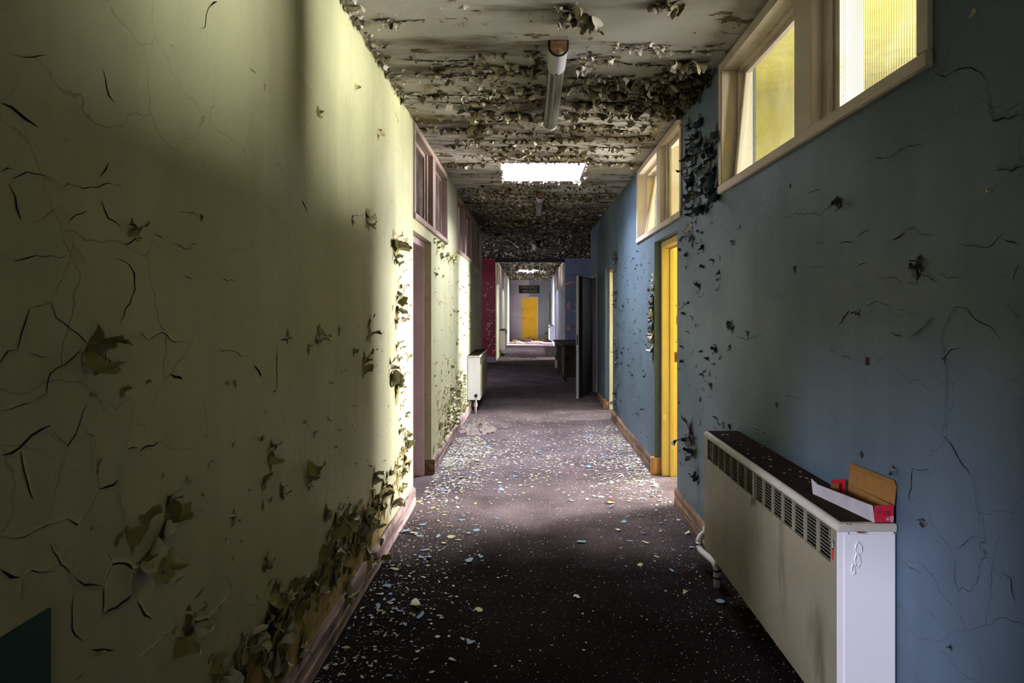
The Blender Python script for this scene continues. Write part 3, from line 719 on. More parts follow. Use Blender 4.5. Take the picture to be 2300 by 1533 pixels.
def text_mesh(body, size, mat, name, parent, matrix, depth=0.0, offset=0.0, space=1.0, align='CENTER'):
    cu = bpy.data.curves.new(name, 'FONT'); cu.body = body; cu.size = size; cu.extrude = depth; cu.align_x = align; cu.align_y = 'CENTER'
    cu.offset = offset; cu.space_character = space
    tmp = bpy.data.objects.new(name, cu); C.objects.link(tmp)
    me = bpy.data.meshes.new_from_object(tmp.evaluated_get(bpy.context.evaluated_depsgraph_get()))
    bpy.data.objects.remove(tmp); bpy.data.curves.remove(cu)
    me.materials.clear(); me.materials.append(mat); me.transform(matrix)
    o = bpy.data.objects.new(name, me); C.objects.link(o); o.parent = parent; return o
FACE = Matrix.Rotation(math.pi / 2, 4, 'X')          # text that faces -y
def on_red(body, size, mat, x, z, name, sp=1.0):
    o = text_mesh(body, size, mat, name, bx, Matrix.Translation((x, 1.8142, zt + z)) @ FACE, space=sp)
    o.matrix_parent_inverse = binv; return o
on_red('MCO 19B', .0085, M['ink'], 1.030, .031, 'printed_text')
on_red('tommyth', .0065, M['ink'], 1.038, .0255, 'printed_text')
mb = MB(); n = 16
mb.add([(1.0405 + .0055 * math.cos(6.283 * k / n), 1.8143, zt + .011 + .0055 * math.sin(6.283 * k / n)) for k in range(n)], [tuple(range(n))])
bpart(mb, 'round_mark', M['grey'], fix=False)
on_red('2', .008, M['white'], 1.0405, .011, 'printed_number')
mb = MB()
for (a, b, c, d) in ((.0500, .0585, .0185, .0195), (.0500, .0510, .003, .0195), (.0575, .0585, .003, .0195), (.0500, .0585, .003, .004), (.0525, .056, .0145, .0155), (.0525, .056, .0105, .0115), (.0525, .0535, .0065, .0115), (.0525, .056, .0065, .0075)):
    mb.box(1.0 + a - .0015, 1.0 + b - .0015, 1.8139, 1.8143, zt + c, zt + d)
bpart(mb, 'printed_emblem', M['white'])

# ------------------------------------------------------------------ ceiling lights
def ceiling_light(x, y, label, L=1.36, scale=1.0):
    e = thing('ceiling_light', label, 'light', (x, y, CZ), 'strip lights along the ceiling')
    inv = Matrix.Translation(-Vector(e.location)); W, Hh = .050, .082
    def dprof(k, n=14, rib=0.0):
        pts = [(x - W * k, CZ - .001)]
        for i in range(n + 1):
            t = math.pi + math.pi * i / n
            rr = 1 + (rib if i % 2 else 0)
            pts.append((x + W * k * rr * math.cos(t), CZ - Hh + W * .95 * 1 + W * .95 * k * rr * math.sin(t)))
        pts.append((x + W * k, CZ - .001)); return pts
    def P(mb, name, mat, **kw):
        o = mb.build(name, mat, e, **kw); o.matrix_parent_inverse = inv; return o
    P(MB().prism(dprof(.90), 'y', y, y + .012), 'end_plate', M['rust'], bevel=.003)
    P(MB().prism(dprof(1.06), 'y', y + .003, y + .009), 'plate_rim', M['rad_dark'])
    P(MB().prism(dprof(1.0), 'y', y + .012, y + .27), 'end_cap', M['opal'], bevel=.004)
    P(MB().prism(dprof(.97, 36, -.035), 'y', y + .27, y + L - .05), 'diffuser', M['diffuser'])
    P(MB().tube([(x - .016, y + .27, CZ - .055), (x - .016, y + L - .05, CZ - .055)], .007, 8), 'tube_holder_rail', M['opal'])
    P(MB().tube([(x + .020, y + .27, CZ - .05), (x + .020, y + L - .05, CZ - .05)], .007, 8), 'tube_holder_rail', M['opal'])
    for xs_ in (-.020, .014):
        P(MB().box(x + xs_, x + xs_ + .004, y + .27, y + L - .05, CZ - Hh - .001 + (.012 if xs_ < 0 else .006), CZ - Hh + .016), 'diffuser_seam', M['opal'])
    P(MB().prism(dprof(1.0), 'y', y + L - .05, y + L), 'end_cap', M['opal'], bevel=.004)
    P(MB().tube([(x, y + .25, CZ - Hh - .006), (x, y + .25, CZ - Hh + .01)], .006, 8), 'screw', M['black'])
    return e
ceiling_light(.145, 3.2, 'white capped strip light with a rusty end plate, nearest overhead')
ceiling_light(.12, 7.33, 'second strip light, just beyond the bright skylight')
ceiling_light(.08, 12.4, 'third strip light, hanging in the dark lobby')
ceiling_light(.05, 17.3, 'last strip light, at the ceiling of the far opening')

# ------------------------------------------------------------------ lobby desk, sign, end details
dk = thing('desk', 'dark wooden pedestal desk standing in the dark lobby behind the open door', 'desk', (.9, 13.2, 0))
dk.rotation_euler = (0, 0, math.radians(3))
MB().box(-.33, .33, -1.05, 1.05, .70, .735).build('desk_top', M['desk'], dk, .004)
for (a, b) in ((-1.0, -.52), (.52, 1.0)):
    p = MB().box(-.27, .30, a, b, .10, .70).build('pedestal', M['desk'], dk, .003)
    for k in range(3):
        dr = MB().box(-.29, -.27, a + .02, b - .02, .12 + k * .19, .30 + k * .19).build('drawer', M['desk_pale'] if (k == 0 and a > 0) else M['desk'], p, .003)
for (x_, y_) in ((-.25, -.96), (.26, -.96), (-.25, .96), (.26, .96), (-.25, -.56), (-.25, .56)):
    MB().box(x_ - .022, x_ + .022, y_ - .022, y_ + .022, 0, .10).build('leg', M['desk'], dk)
MB().box(.27, .29, -.52, .52, .25, .70).build('modesty_panel', M['desk'], dk)
pull = MB().box(-.55, -.29, .55, .98, .42, .58).build('open_drawer', M['desk_pale'], dk, .003)

sg = thing('exit_sign', 'black board with pale letters above the yellow exit door', 'sign', (-.03, EY - .02, 2.36))
MB().box(-.50, .46, 0, .02, -.18, .19).build('sign_board', M['signboard'], sg)
text_mesh('EMERGENCY', .205, M['signtext'], 'lettering', sg, Matrix.Translation((-.02, -.003, .09)) @ Matrix.Diagonal((.70, 1, .9, 1)) @ FACE, .002, -.001)
text_mesh('FIRE', .205, M['signtext'], 'lettering', sg, Matrix.Translation((-.20, -.003, -.085)) @ Matrix.Diagonal((.72, 1, .9, 1)) @ FACE, .002, -.001)
text_mesh('EXIT', .205, M['signtext'], 'lettering', sg, Matrix.Translation((.20, -.003, -.085)) @ Matrix.Diagonal((.72, 1, .9, 1)) @ FACE, .002, -.001)
MB().box(-.025, .02, -.004, 0, -.13, -.05).build('sign_emblem', M['signtext'], sg)
so = MB().box(.70, .78, EY - .03, EY, .28, .36).build('socket_box', M['black'], bevel=.006); tag(so, 'small black socket box low on the end wall', 'socket')
pp = MB().tube([(.86, EY - .05, .90), (.86, EY - .05, 2.1)], .018, 10).build('riser_pipe', M['pipe'], smooth=True); tag(pp, 'pale vertical pipe in the far right corner', 'pipe')

def lump(name, cx, cy, rx, ry, h, mat, seed, label, cat, nx=34, ny=26, kind=None, group=None):
    vs, fs = [], []
    for j in range(ny + 1):
        for i in range(nx + 1):
            u, v = i / nx * 2 - 1, j / ny * 2 - 1
            d = math.sqrt(u * u + v * v); k = max(0, 1 - d) ** .7
            q = Vector((u * 3 * rx / max(rx, ry) , v * 3 * ry / max(rx, ry), seed))
            z = h * k * (0.35 + 0.9 * abs(mnoise.noise(q * 1.4)) + .5 * abs(mnoise.noise(q * 3.7)) + .3 * abs(mnoise.noise(q * 8)))
            vs.append((cx + u * rx + mnoise.noise(q * 2.1) * rx * .16, cy + v * ry + mnoise.noise(q * 2.3 + Vector((3, 1, 0))) * ry * .16, z + .001 if k > 0 else 0.0))
    for j in range(ny):
        for i in range(nx):
            a = j * (nx + 1) + i; u, v = (i + .5) / nx * 2 - 1, (j + .5) / ny * 2 - 1
            if u * u + v * v < 1.0: fs.append((a, a + 1, a + nx + 2, a + nx + 1))
    o = MB().add(vs, fs).build(name, mat, fix=False)
    if kind: o['kind'] = kind; o['label'] = label
    else: tag(o, label, cat, group)
    return o
lump('crumpled_rag', -.62, 7.35, .22, .30, .13, M['rag'], 3, 'crumpled dirty rag on the floor against the green wall', 'rag')
for k, (cx, cy, rx, ry, h, lb) in enumerate(((-.66, 28.2, .21, .6, .22, 'heap of plaster rubble against the lilac end wall, left of the yellow door'), (-.03, 28.3, .30, .55, .24, 'heap of plaster rubble at the foot of the yellow door'),
                                     (.60, 28.3, .26, .55, .22, 'heap of plaster rubble on the floor right of the yellow door'), (-.55, 26.7, .28, .7, .10, 'flat spread of rubble along the left wall of the far corridor'), (.25, 26.7, .40, .75, .10, 'flat spread of rubble in the middle of the far corridor'))):
    lump('rubble_heap', cx, cy, rx, ry, h, M['rubble'], 10 + k, lb, 'rubble', group='rubble heaps before the end wall')
for k, (px, py, L, a, which) in enumerate(((1176, 803, .22, .1, 'leftmost'), (1198, 804, .20, -.2, 'rightmost'), (1187, 801, .16, .5, 'middle one'))):
    y = 1988 / (py - VY); x = (px - VX) * y / F
    st = MB().tube([(x - L / 2 * math.cos(a), y - L / 2 * math.sin(a), .012), (x + L / 2 * math.cos(a), y + L / 2 * math.sin(a), .014)], .01, 6).build('broken_stick', M['desk'])
    tag(st, 'thin broken stick on the floor past the red wall, %s of three' % which, 'stick', 'broken sticks on the far floor')

# dark teal panel low on the green wall
tp = MB().box(XL, XL + .006, .62, 1.102, .14, .893).build('painted_panel', M['teal'], wl); tp['label'] = 'dark teal painted panel'
# wall fittings on the blue wall
def WRp(px, py): y = F * XR / (px - VX); return y, EYE + (VY - py) * y / F
def WLp(px, py): y = F * XL / (px - VX); return y, EYE + (VY - py) * y / F
def CEp(px, py): y = F * (CZ - EYE) / (VY - py); return (px - VX) * y / F, y
def FLp(px, py): y = F * EYE / (py - VY); return (px - VX) * y / F, y
y, z = WRp(1949, 810)
pl = MB().box(XR - .006, XR, y - .006, y + .006, z - .014, z + .012).build('wall_plug', M['plug'], wr, .002)
MB().box(XR - .007, XR - .0055, y - .004, y + .004, z - .013, z - .004).build('plug_hole', M['black'], pl)

# ------------------------------------------------------------------ cracks, torn paint and flakes
class Plane:
    def __init__(s, fn, N, U, V): s.P, s.N, s.U, s.V = fn, Vector(N), Vector(U), Vector(V)
PL = Plane(lambda u, v: Vector((XL, u, v)), (1, 0, 0), (0, 1, 0), (0, 0, 1))
PR = Plane(lambda u, v: Vector((XR, u, v)), (-1, 0, 0), (0, 1, 0), (0, 0, 1))
PC = Plane(lambda u, v: Vector((u, v, CZ)), (0, 0, -1), (1, 0, 0), (0, 1, 0))
PRed = Plane(lambda u, v: Vector((u, PY, v)), (0, -1, 0), (1, 0, 0), (0, 0, 1))

def crack(pl, pts, w_, parent, lipmat, lip=1.0, name='paint_crack'):
    pts = [Vector((p[0], p[1])) for p in pts]; out = []
    for a, b in zip(pts[:-1], pts[1:]):
        d = (b - a).length; n = max(1, int(d / 0.016)); nrm = Vector((-(b - a).y, (b - a).x)).normalized() if d > 0 else Vector((0, 1))
        for k in range(n): out.append(a.lerp(b, k / n) + nrm * R.uniform(-1, 1) * min(.004, d * .06))
    out.append(pts[-1]); n = len(out)
    if n < 2: return
    side = R.choice((-1, 1)); rows = []
    for i, p in enumerate(out):
        d = (out[min(i + 1, n - 1)] - out[max(i - 1, 0)]).normalized(); nn = Vector((-d.y, d.x)) * side
        t = i / (n - 1); tap = min(1, 4 * t, 4 * (1 - t)) * .85 + .15
        ww = w_ * tap * R.uniform(.55, 1.25) * .5; lh = min(.006, w_ * .6) * tap * R.uniform(.2, 1.2) * lip
        q = [p - nn * ww, p + nn * ww * .4, p + nn * ww, p + nn * (ww + .004 + w_ * 1.2)]
        hs = [.0007, .0008, lh + .0009, .0003]
        rows.append([pl.P(a.x, a.y) + pl.N * h for a, h in zip(q, hs)])
    mb = MB(); vs = [x for r in rows for x in r]
    fs0 = []; fs1 = []
    for i in range(n - 1):
        a, b = i * 4, i * 4 + 4
        fs0 += [(a, a + 1, b + 1, b), (a + 1, a + 2, b + 2, b + 1)]; fs1 += [(a + 2, a + 3, b + 3, b + 2)]
    mb.add(vs, fs0, 0); base = len(mb.f)
    for f in fs1: mb.f.append(list(f)); mb.mi.append(1)
    if (Vector(vs[1]) - Vector(vs[0])).cross(Vector(vs[4]) - Vector(vs[0])).dot(pl.N) < 0: mb.f = [list(reversed(f)) for f in mb.f]
    return mb.build(name, [M['crackdark'], lipmat], parent, fix=False)

# flake prototypes: u along (0 = attached edge), v across, w off the surface
def flake_proto(curl, rs, n=5, m=4, point=0.5):
    vs, fs = [], []
    off = rs.uniform(-.3, .3)
    for i in range(n + 1):
        s = i / n; th = s * curl
        u = math.sin(th) / curl if abs(curl) > .05 else s; wv = (1 - math.cos(th)) / curl if abs(curl) > .05 else 0
        wid = (1 - point * s ** 1.5) * rs.uniform(.75, 1.15); sh = off * s + rs.uniform(-.08, .08)
        for j in range(m + 1):
            t = j / m - .5
            rag = rs.uniform(-.14, .14) if (i in (0, n) or j in (0, m)) else 0
            vs.append((u + rag, (t * wid + sh) + rag * .6, wv + .05 * math.sin(t * 5 + off * 9) * s + (0.015 if i == 0 else 0)))
    for i in range(n):
        for j in range(m): a = i * (m + 1) + j; fs.append((a, a + 1, a + m + 2, a + m + 1))
    return np.array(vs), fs
rs = random.Random(3)
CURL = [flake_proto(rs.uniform(.7, 3.4), rs, 5, 4, rs.uniform(.3, 1.0)) for _ in range(14)]
GENTLE = [flake_proto(rs.uniform(.25, 1.2), rs, 4, 4, rs.uniform(.2, .9)) for _ in range(10)]
PROTO = CURL + GENTLE

def chip_proto(rs):
    n = rs.choice((5, 6, 7, 8)); b = rs.uniform(.05, .22); vs = [(0, 0, b * .9)]
    for k in range(n):
        r = rs.uniform(.35, 1.0); a = 6.283 * (k + rs.uniform(-.38, .38)) / n
        vs.append((r * math.cos(a), r * math.sin(a) * .8, b + rs.uniform(-.06, .10) - b * rs.random()))
    return np.array(vs) * .5, [(0, 1 + k, 1 + (k + 1) % n) for k in range(n)]
CHIP = [chip_proto(rs) for _ in range(22)]

class Flakes:
    """collects flakes on one surface: the largest in view become parts, the rest one 'stuff' mesh"""
    def __init__(s, protos, mats): s.p, s.mats, s.items = protos, mats, []
    def add(s, i, origin, U, V, Wn, L, Wd, H, mi):
        o = Vector(origin); d = max(.5, (o - Vector((0, 0, EYE))).length)
        s.items.append((max(L, Wd) / d, i, np.array([[*(U * L)], [*(V * Wd)], [*(Wn * H)]]), np.array(o), mi))
    def flush(s, name, parent, keep, stuffname, top=None):
        s.items.sort(key=lambda a: -a[0]); cache = {}
        for it in s.items[:keep]:
            _, i, m3, o, mi = it; k = (i, mi)
            if k not in cache:
                me = bpy.data.meshes.new(name); me.from_pydata([tuple(v) for v in s.p[i][0]], [], s.p[i][1]); me.materials.append(s.mats[mi])
                me.polygons.foreach_set('use_smooth', [True] * len(me.polygons)); cache[k] = me
            ob = bpy.data.objects.new(name, cache[k]); C.objects.link(ob)
            mw = Matrix(((m3[0][0], m3[1][0], m3[2][0], o[0]), (m3[0][1], m3[1][1], m3[2][1], o[1]), (m3[0][2], m3[1][2], m3[2][2], o[2]), (0, 0, 0, 1)))
            if parent: ob.parent = parent; ob.matrix_parent_inverse = parent.matrix_world.inverted()
            ob.matrix_basis = mw
            if top: top(ob, mi, o)
        rest = s.items[keep:]
        if not rest: return
        V, Fc, MI, off = [], [], [], 0
        for _, i, m3, o, mi in rest:
            v, f = s.p[i]; V.append(v @ m3 + o); Fc += [tuple(q + off for q in a) for a in f]; MI += [mi] * len(f); off += len(v)
        me = bpy.data.meshes.new(stuffname); me.from_pydata(np.concatenate(V).tolist(), [], Fc)
        for m in s.mats: me.materials.append(m)
        me.polygons.foreach_set('material_index', MI); me.polygons.foreach_set('use_smooth', [True] * len(Fc))
        ob = bpy.data.objects.new(stuffname, me); C.objects.link(ob); ob['kind'] = 'stuff'
        if parent: ob.parent = parent
        return ob

FL_L = Flakes(PROTO, [M['green_flake'], M['pale_flake']])
FL_R = Flakes(PROTO, [M['blue_flake'], M['blue_flake_dark'], M['pale_flake']])
FL_C = Flakes(PROTO, [M['ceil_flake'], M['ceil_flake_pale'], M['ceil_flake_dark']])
FL_RED = Flakes(PROTO, [M['red_flake'], M['pale_flake']])
BARE = {'L': MB(), 'R': MB(), 'C': MB()}

def flake_on(fl, pl, u, v, L, Wd, ang=None, proto=None, mi=0, lift=1.0):
    a = R.uniform(0, 6.283) if ang is None else ang
    if (pl is PL and 8.32 < u < 9.9 and .1 < v < .9) or (pl is PR and 1.7 < u < 3.3 and .1 < v < .86): return
    i = R.randrange(len(fl.p)) if proto is None else proto
    U = pl.U * math.cos(a) + pl.V * math.sin(a); V = pl.N.cross(U)
    fl.add(i, pl.P(u, v) + pl.N * .0006, U, V, pl.N, L, Wd, L * lift, mi)

def bare_patch(mb, pl, u, v, ru, rv, a=0.0, n=13, poly=None):
    pts = poly or [(u + (ru * math.cos(6.283 * k / n) * math.cos(a) - rv * math.sin(6.283 * k / n) * math.sin(a)) * R.uniform(.55, 1.2),
                    v + (ru * math.cos(6.283 * k / n) * math.sin(a) + rv * math.sin(6.283 * k / n) * math.cos(a)) * R.uniform(.55, 1.2)) for k in range(n)]
    c = pl.P(u, v) + pl.N * .0008
    vs = [c] + [pl.P(*p) + pl.N * .0005 for p in pts]; n = len(pts)
    mb.add(vs, [(0, 1 + k, 1 + (k + 1) % n) for k in range(n)])

def torn(fl, pl, bare, u, v, s, n=3, mis=(0,), tall=1.4, lift=1.0):
    bare_patch(bare, pl, u, v, s * .38, s * .38 * tall)
    for k in range(n):
        a = R.uniform(0, 6.283); L = s * R.uniform(.4, .95)
        flake_on(fl, pl, u - math.cos(a) * L * .5 + R.uniform(-.2, .2) * s, v - math.sin(a) * L * .5 + R.uniform(-.3, .3) * s * tall, L, L * R.uniform(.4, 1.0), a, None, R.choice(mis), lift)

# -- cracks followed on the walls (picture points carried onto the wall planes)
def zl(lst, ox, oy, sc, fn): return [[fn(ox + x / sc, oy + y / sc) for (x, y) in pts] for pts in lst]
A = (0, 300, 2.5556); Bz = (0, 0, 2.5556); Cz = (0, 900, 2.4217); Ez = (1560, 400, 2.5556); Fz = (1700, 900, 2.4217); Gz = (1400, 0, 2.5556)
LA = [[(0, 220), (40, 195), (90, 210)], [(70, 260), (150, 222), (250, 238), (310, 265), (355, 305)], [(360, 310), (390, 290), (430, 296), (480, 318), (560, 300), (700, 290)],
      [(50, 295), (80, 360), (95, 430), (120, 495)], [(175, 515), (240, 490), (330, 415)], [(355, 420), (395, 490), (470, 455), (500, 440)],
      [(395, 490), (415, 560), (420, 640), (355, 830), (288, 970)], [(420, 640), (495, 745)], [(0, 690), (80, 730), (150, 715), (380, 698)],
      [(165, 995), (235, 985), (265, 965), (288, 970)], [(165, 995), (120, 1140), (100, 1240)], [(0, 1310), (40, 1250), (100, 1238)],
      [(288, 970), (320, 1060), (400, 1120), (450, 1145), (505, 1205)], [(485, 1240), (450, 1250), (370, 1320), (280, 1378), (265, 1490), (190, 1530)],
      [(165, 1260), (245, 1282), (280, 1272)], [(620, 160), (605, 210), (570, 250)], [(580, 390), (620, 480), (690, 532)], [(660, 705), (740, 750), (770, 800), (775, 900), (690, 1080)],
      [(885, 580), (940, 605)], [(985, 628), (1060, 660), (1150, 620)], [(1030, 450), (1110, 455), (1150, 480)], [(1055, 810), (1105, 838)],
      [(815, 1145), (845, 1180), (930, 1145), (1000, 1190), (1060, 1195)], [(1270, 830), (1350, 850)], [(1225, 1250), (1335, 1240), (1380, 1270), (1430, 1280)],
      [(1580, 160), (1630, 215)], [(1595, 1215), (1585, 1290), (1590, 1450), (1580, 1480)]]
LAt = [[(1455, 1330), (1480, 1360), (1500, 1395)], [(975, 1382), (1045, 1410)], [(1730, 380), (1750, 420), (1765, 450)], [(710, 645), (770, 600), (820, 595)], [(735, 520), (770, 525), (805, 555)],
       [(530, 1160), (550, 1120), (550, 1080)], [(1600, 1190), (1640, 1180), (1680, 1155)], [(620, 1290), (640, 1330), (660, 1365)]]
LB = [[(1245, 10), (1200, 40), (1180, 90), (1175, 160), (1150, 168)], [(955, 245), (1020, 280)], [(350, 780), (400, 818)], [(815, 778), (860, 772)], [(590, 400), (620, 550), (660, 590)],
      [(30, 300), (130, 320), (265, 315)], [(1720, 430), (1745, 470), (1790, 520)], [(1430, 390), (1470, 425)], [(2270, 650), (2290, 710)]]
LBt = [[(600, 0), (630, 35), (660, 75)], [(0, 590), (60, 620), (140, 675), (220, 730)], [(1200, 40), (1225, 15), (1245, 8)]]
LC = [[(0, 60), (60, 35), (180, 5)], [(105, 255), (130, 380), (180, 540)], [(280, 140), (365, 245), (410, 180), (470, 20)], [(365, 245), (310, 440), (285, 570), (285, 650)],
      [(440, 130), (480, 180), (515, 190), (520, 400), (535, 480)], [(690, 258), (650, 420), (640, 500), (685, 680), (740, 720)], [(725, 30), (690, 258)],
      [(0, 735), (75, 748), (130, 742), (200, 705), (300, 660), (365, 640)], [(110, 970), (170, 920), (290, 925)], [(275, 780), (330, 880), (380, 935), (440, 800)],
      [(610, 885), (590, 830)], [(560, 1008), (555, 1165)], [(1230, 950), (1270, 1022)], [(390, 1525), (475, 1465)], [(600, 1510), (650, 1495)], [(860, 1455), (900, 1435)],
      [(1275, 1185), (1220, 1310), (1200, 1400)], [(940, 150), (880, 245)], [(1160, 490), (1110, 580), (1060, 620)], [(1000, 1160), (860, 1310), (770, 1385), (720, 1440)], [(400, 1060), (390, 1240), (450, 1310)]]
LCt = [[(0, 300), (60, 280), (105, 255), (170, 190), (275, 130)], [(535, 480), (580, 465), (615, 455), (650, 420)], [(690, 258), (750, 255)], [(755, 270), (860, 222)],
       [(535, 480), (500, 550), (420, 670), (365, 640)], [(0, 910), (60, 955), (110, 960)], [(110, 960), (112, 1090)], [(380, 935), (415, 985), (500, 1000), (560, 1008)],
       [(560, 1008), (610, 885), (680, 885), (720, 915), (765, 905)], [(720, 915), (708, 1000), (725, 1060)], [(720, 1050), (630, 1120), (555, 1165)], [(740, 1095), (785, 1165), (825, 1188)],
       [(490, 1358), (560, 1355), (620, 1357)], [(1010, 940), (930, 1010)], [(1270, 1022), (1180, 1135), (1130, 1185), (1070, 1195), (1005, 1160)], [(1105, 1010), (1055, 1080)], [(1245, 635), (1280, 630), (1300, 580)]]
for lst, fr, wd in ((LA, A, .0020), (LAt, A, .0055), (LB, Bz, .002), (LBt, Bz, .004), (LC, Cz, .0019), (LCt, Cz, .0040)):
    for pts in zl(lst, *fr, WLp): crack(PL, pts, wd, wl, M['green'])
RE = [[(505, 228), (570, 208), (690, 202), (710, 215), (760, 178), (790, 160)], [(860, 150), (905, 145)], [(1215, 290), (1260, 288), (1330, 330), (1385, 328)],
      [(1500, 385), (1600, 390), (1680, 405), (1780, 320)], [(695, 375), (750, 375)], [(490, 368), (530, 385)], [(1405, 550), (1450, 572), (1495, 565), (1530, 575)],
      [(1265, 560), (1270, 600), (1220, 600)], [(1415, 900), (1470, 770), (1505, 740), (1560, 750), (1620, 815), (1700, 845), (1760, 930)], [(1415, 900), (1435, 1030), (1470, 985), (1530, 970)],
      [(1440, 1040), (1442, 1300), (1415, 1460), (1480, 1530)], [(1770, 715), (1880, 810)], [(1830, 590), (1760, 560)], [(1830, 570), (1860, 500)], [(605, 800), (690, 848)],
      [(770, 985), (815, 998)], [(845, 1015), (900, 1040)], [(505, 1245), (560, 1245), (590, 1262), (625, 1250)], [(750, 1310), (845, 1425)], [(660, 505), (760, 515)],
      [(915, 505), (1000, 485)], [(1040, 580), (1130, 565), (1200, 600)], [(980, 740), (1050, 708), (1130, 725)], [(1170, 755), (1215, 758)], [(930, 335), (1010, 295)], [(225, 905), (300, 925), (400, 890)], [(1040, 1060), (1085, 1020)]]
REt = [[(655, 82), (725, 62)], [(1125, 352), (1160, 348), (1210, 312)], [(1775, 352), (1865, 385)], [(830, 375), (870, 360), (915, 372)], [(1300, 550), (1345, 565), (1390, 605)],
       [(820, 858), (885, 770), (945, 772), (950, 755)], [(1120, 878), (1200, 920)], [(1232, 915), (1275, 890), (1330, 840), (1375, 795)], [(310, 1410), (370, 1445), (430, 1470), (470, 1520)]]
RF = [[(1000, 170), (1065, 240), (1100, 320), (1165, 400)], [(1165, 400), (1190, 350)], [(1170, 410), (1190, 520), (1205, 610), (1212, 735), (1225, 810), (1290, 920), (1330, 970)],
      [(1212, 735), (1170, 745), (1100, 790), (1075, 810)], [(1330, 930), (1380, 965), (1405, 1090)], [(780, 865), (830, 900), (905, 938)], [(915, 1120), (1000, 1220), (1050, 1320)],
      [(800, 300), (845, 370), (895, 375), (930, 370), (945, 440)], [(845, 370), (830, 540)]]
RG = [[(1780, 410), (1850, 445), (1930, 390), (2000, 385), (2050, 410), (2080, 455)], [(1390, 945), (1450, 910), (1530, 900), (1640, 840), (1730, 825)], [(2080, 500), (2100, 640), (2125, 690), (2290, 660)], [(2140, 970), (2230, 980), (2300, 950)]]
for lst, fr, wd in ((RE, Ez, .0019), (REt, Ez, .0036), (RF, Fz, .0022), (RG, Gz, .0036)):
    for pts in zl(lst, *fr, WRp): crack(PR, pts, wd, wr, M['blue'])

# -- torn places on the green wall
def tl(x, y, s, n, fr, tall=1.4, mis=(0, 0, 1)):
    u, v = WLp(fr[0] + x / fr[2], fr[1] + y / fr[2])
    torn(FL_L, PL, BARE['L'], u, v, s, n, mis, tall)
for a in ((560, 1250, .085, 4), (765, 560, .05, 3), (1155, 483, .02, 1), (1650, 1160, .05, 3), (1830, 1140, .08, 3), (1770, 1240, .045, 2), (2025, 495, .06, 2), (2110, 490, .13, 4), (2262, 640, .17, 9),
          (2120, 1110, .11, 3), (2090, 1310, .11, 3), (2282, 960, .12, 3), (2280, 1040, .12, 4), (2240, 1360, .12, 4), (2278, 1470, .14, 4), (1945, 1130, .05, 1), (2030, 1260, .04, 1)): tl(*a, A)
for a in ((1825, 635, .04, 3), (1520, 500, .02, 2), (2040, 500, .04, 1), (2170, 770, .07, 3)): tl(*a, Bz)
Dz = (400, 900, 2.4217)
for a in ((505, 310, .08, 4), (470, 440, .05, 2), (715, 420, .09, 4), (565, 500, .055, 3), (460, 565, .035, 1), (300, 620, .035, 2), (860, 660, .14, 5), (800, 610, .07, 3), (1000, 640, .16, 4), (1065, 400, .10, 4),
          (1110, 500, .16, 4), (1165, 520, .16, 2), (1190, 375, .07, 2), (1240, 200, .13, 4), (1230, 320, .12, 3), (470, 900, .05, 3), (530, 1050, .10, 6), (620, 1060, .12, 3), (500, 1180, .09, 4), (680, 1290, .12, 4),
          (900, 1050, .14, 4), (930, 950, .10, 3), (1030, 880, .14, 3), (1050, 700, .16, 4), (690, 1060, .08, 3), (420, 1300, .08, 4), (350, 1310, .05, 3), (480, 1400, .08, 5), (860, 800, .09, 4), (780, 1010, .08, 3), (1090, 790, .14, 3), (60, 1230, .09, 3), (210, 1460, .08, 4), (320, 1450, .08, 3)): tl(*a, Dz)
# the long tear near the lower left corner
poly = [(910, 510), (990, 560), (985, 640), (930, 690), (890, 760), (870, 830), (760, 910), (735, 890), (800, 840), (850, 760), (880, 680), (905, 640)]
pp_ = [WLp(0 + x / 2.4217, 900 + y / 2.4217) for x, y in poly]
cu, cv = WLp(880 / 2.4217, 900 + 740 / 2.4217); bare_patch(BARE['L'], PL, cu, cv, 0, 0, poly=pp_)
for (x, y, L, wd, a, pr) in ((985, 590, .045, .05, -0.5, 2), (900, 700, .05, .06, 2.6, 3), (905, 830, .06, .06, -1.2, 5), (840, 790, .055, .05, 2.3, 1), (800, 880, .06, .06, -2.0, 4), (770, 680, .05, .045, .8, 6), (930, 540, .05, .04, 2.2, 7), (700, 780, .05, .06, .4, 16), (860, 900, .045, .05, -1.0, 8)):
    u, v = WLp(x / 2.4217, 900 + y / 2.4217); flake_on(FL_L, PL, u, v, L, wd, a, pr, 0)
# peeling fringe above the skirting, thickest where the plaster is bare
for k in range(230):
    u = R.triangular(1.35, 4.5, 2.9); h = .36 + .12 * mnoise.noise(Vector((u * 3, 0, 2)))
    v = R.triangular(.15, h + .14 * R.random(), h); L = R.uniform(.02, .10)
    flake_on(FL_L, PL, u, v, L, L * R.uniform(.5, 1.2), R.gauss(1.57, .9), R.randrange(14, 24) if R.random() < .75 else None, R.choice((0, 0, 0, 1)), R.uniform(.5, 1.0))
    if R.random() < .2: bare_patch(BARE['L'], PL, u, v, L * .35, L * .5)
for k in range(420):                                   # between the pink door and the lobby
    u = R.triangular(5.5, 8.4, 7.6); v = .12 + abs(R.gauss(0, .26)); L = R.uniform(.02, .085)
    if v > 1.6: continue
    flake_on(FL_L, PL, u, v, L, L * R.uniform(.5, 1.1), R.gauss(1.57, .9), None, R.choice((0, 0, 0, 1)))
    if R.random() < .45: bare_patch(BARE['L'], PL, u, v, L * .4, L * .6)
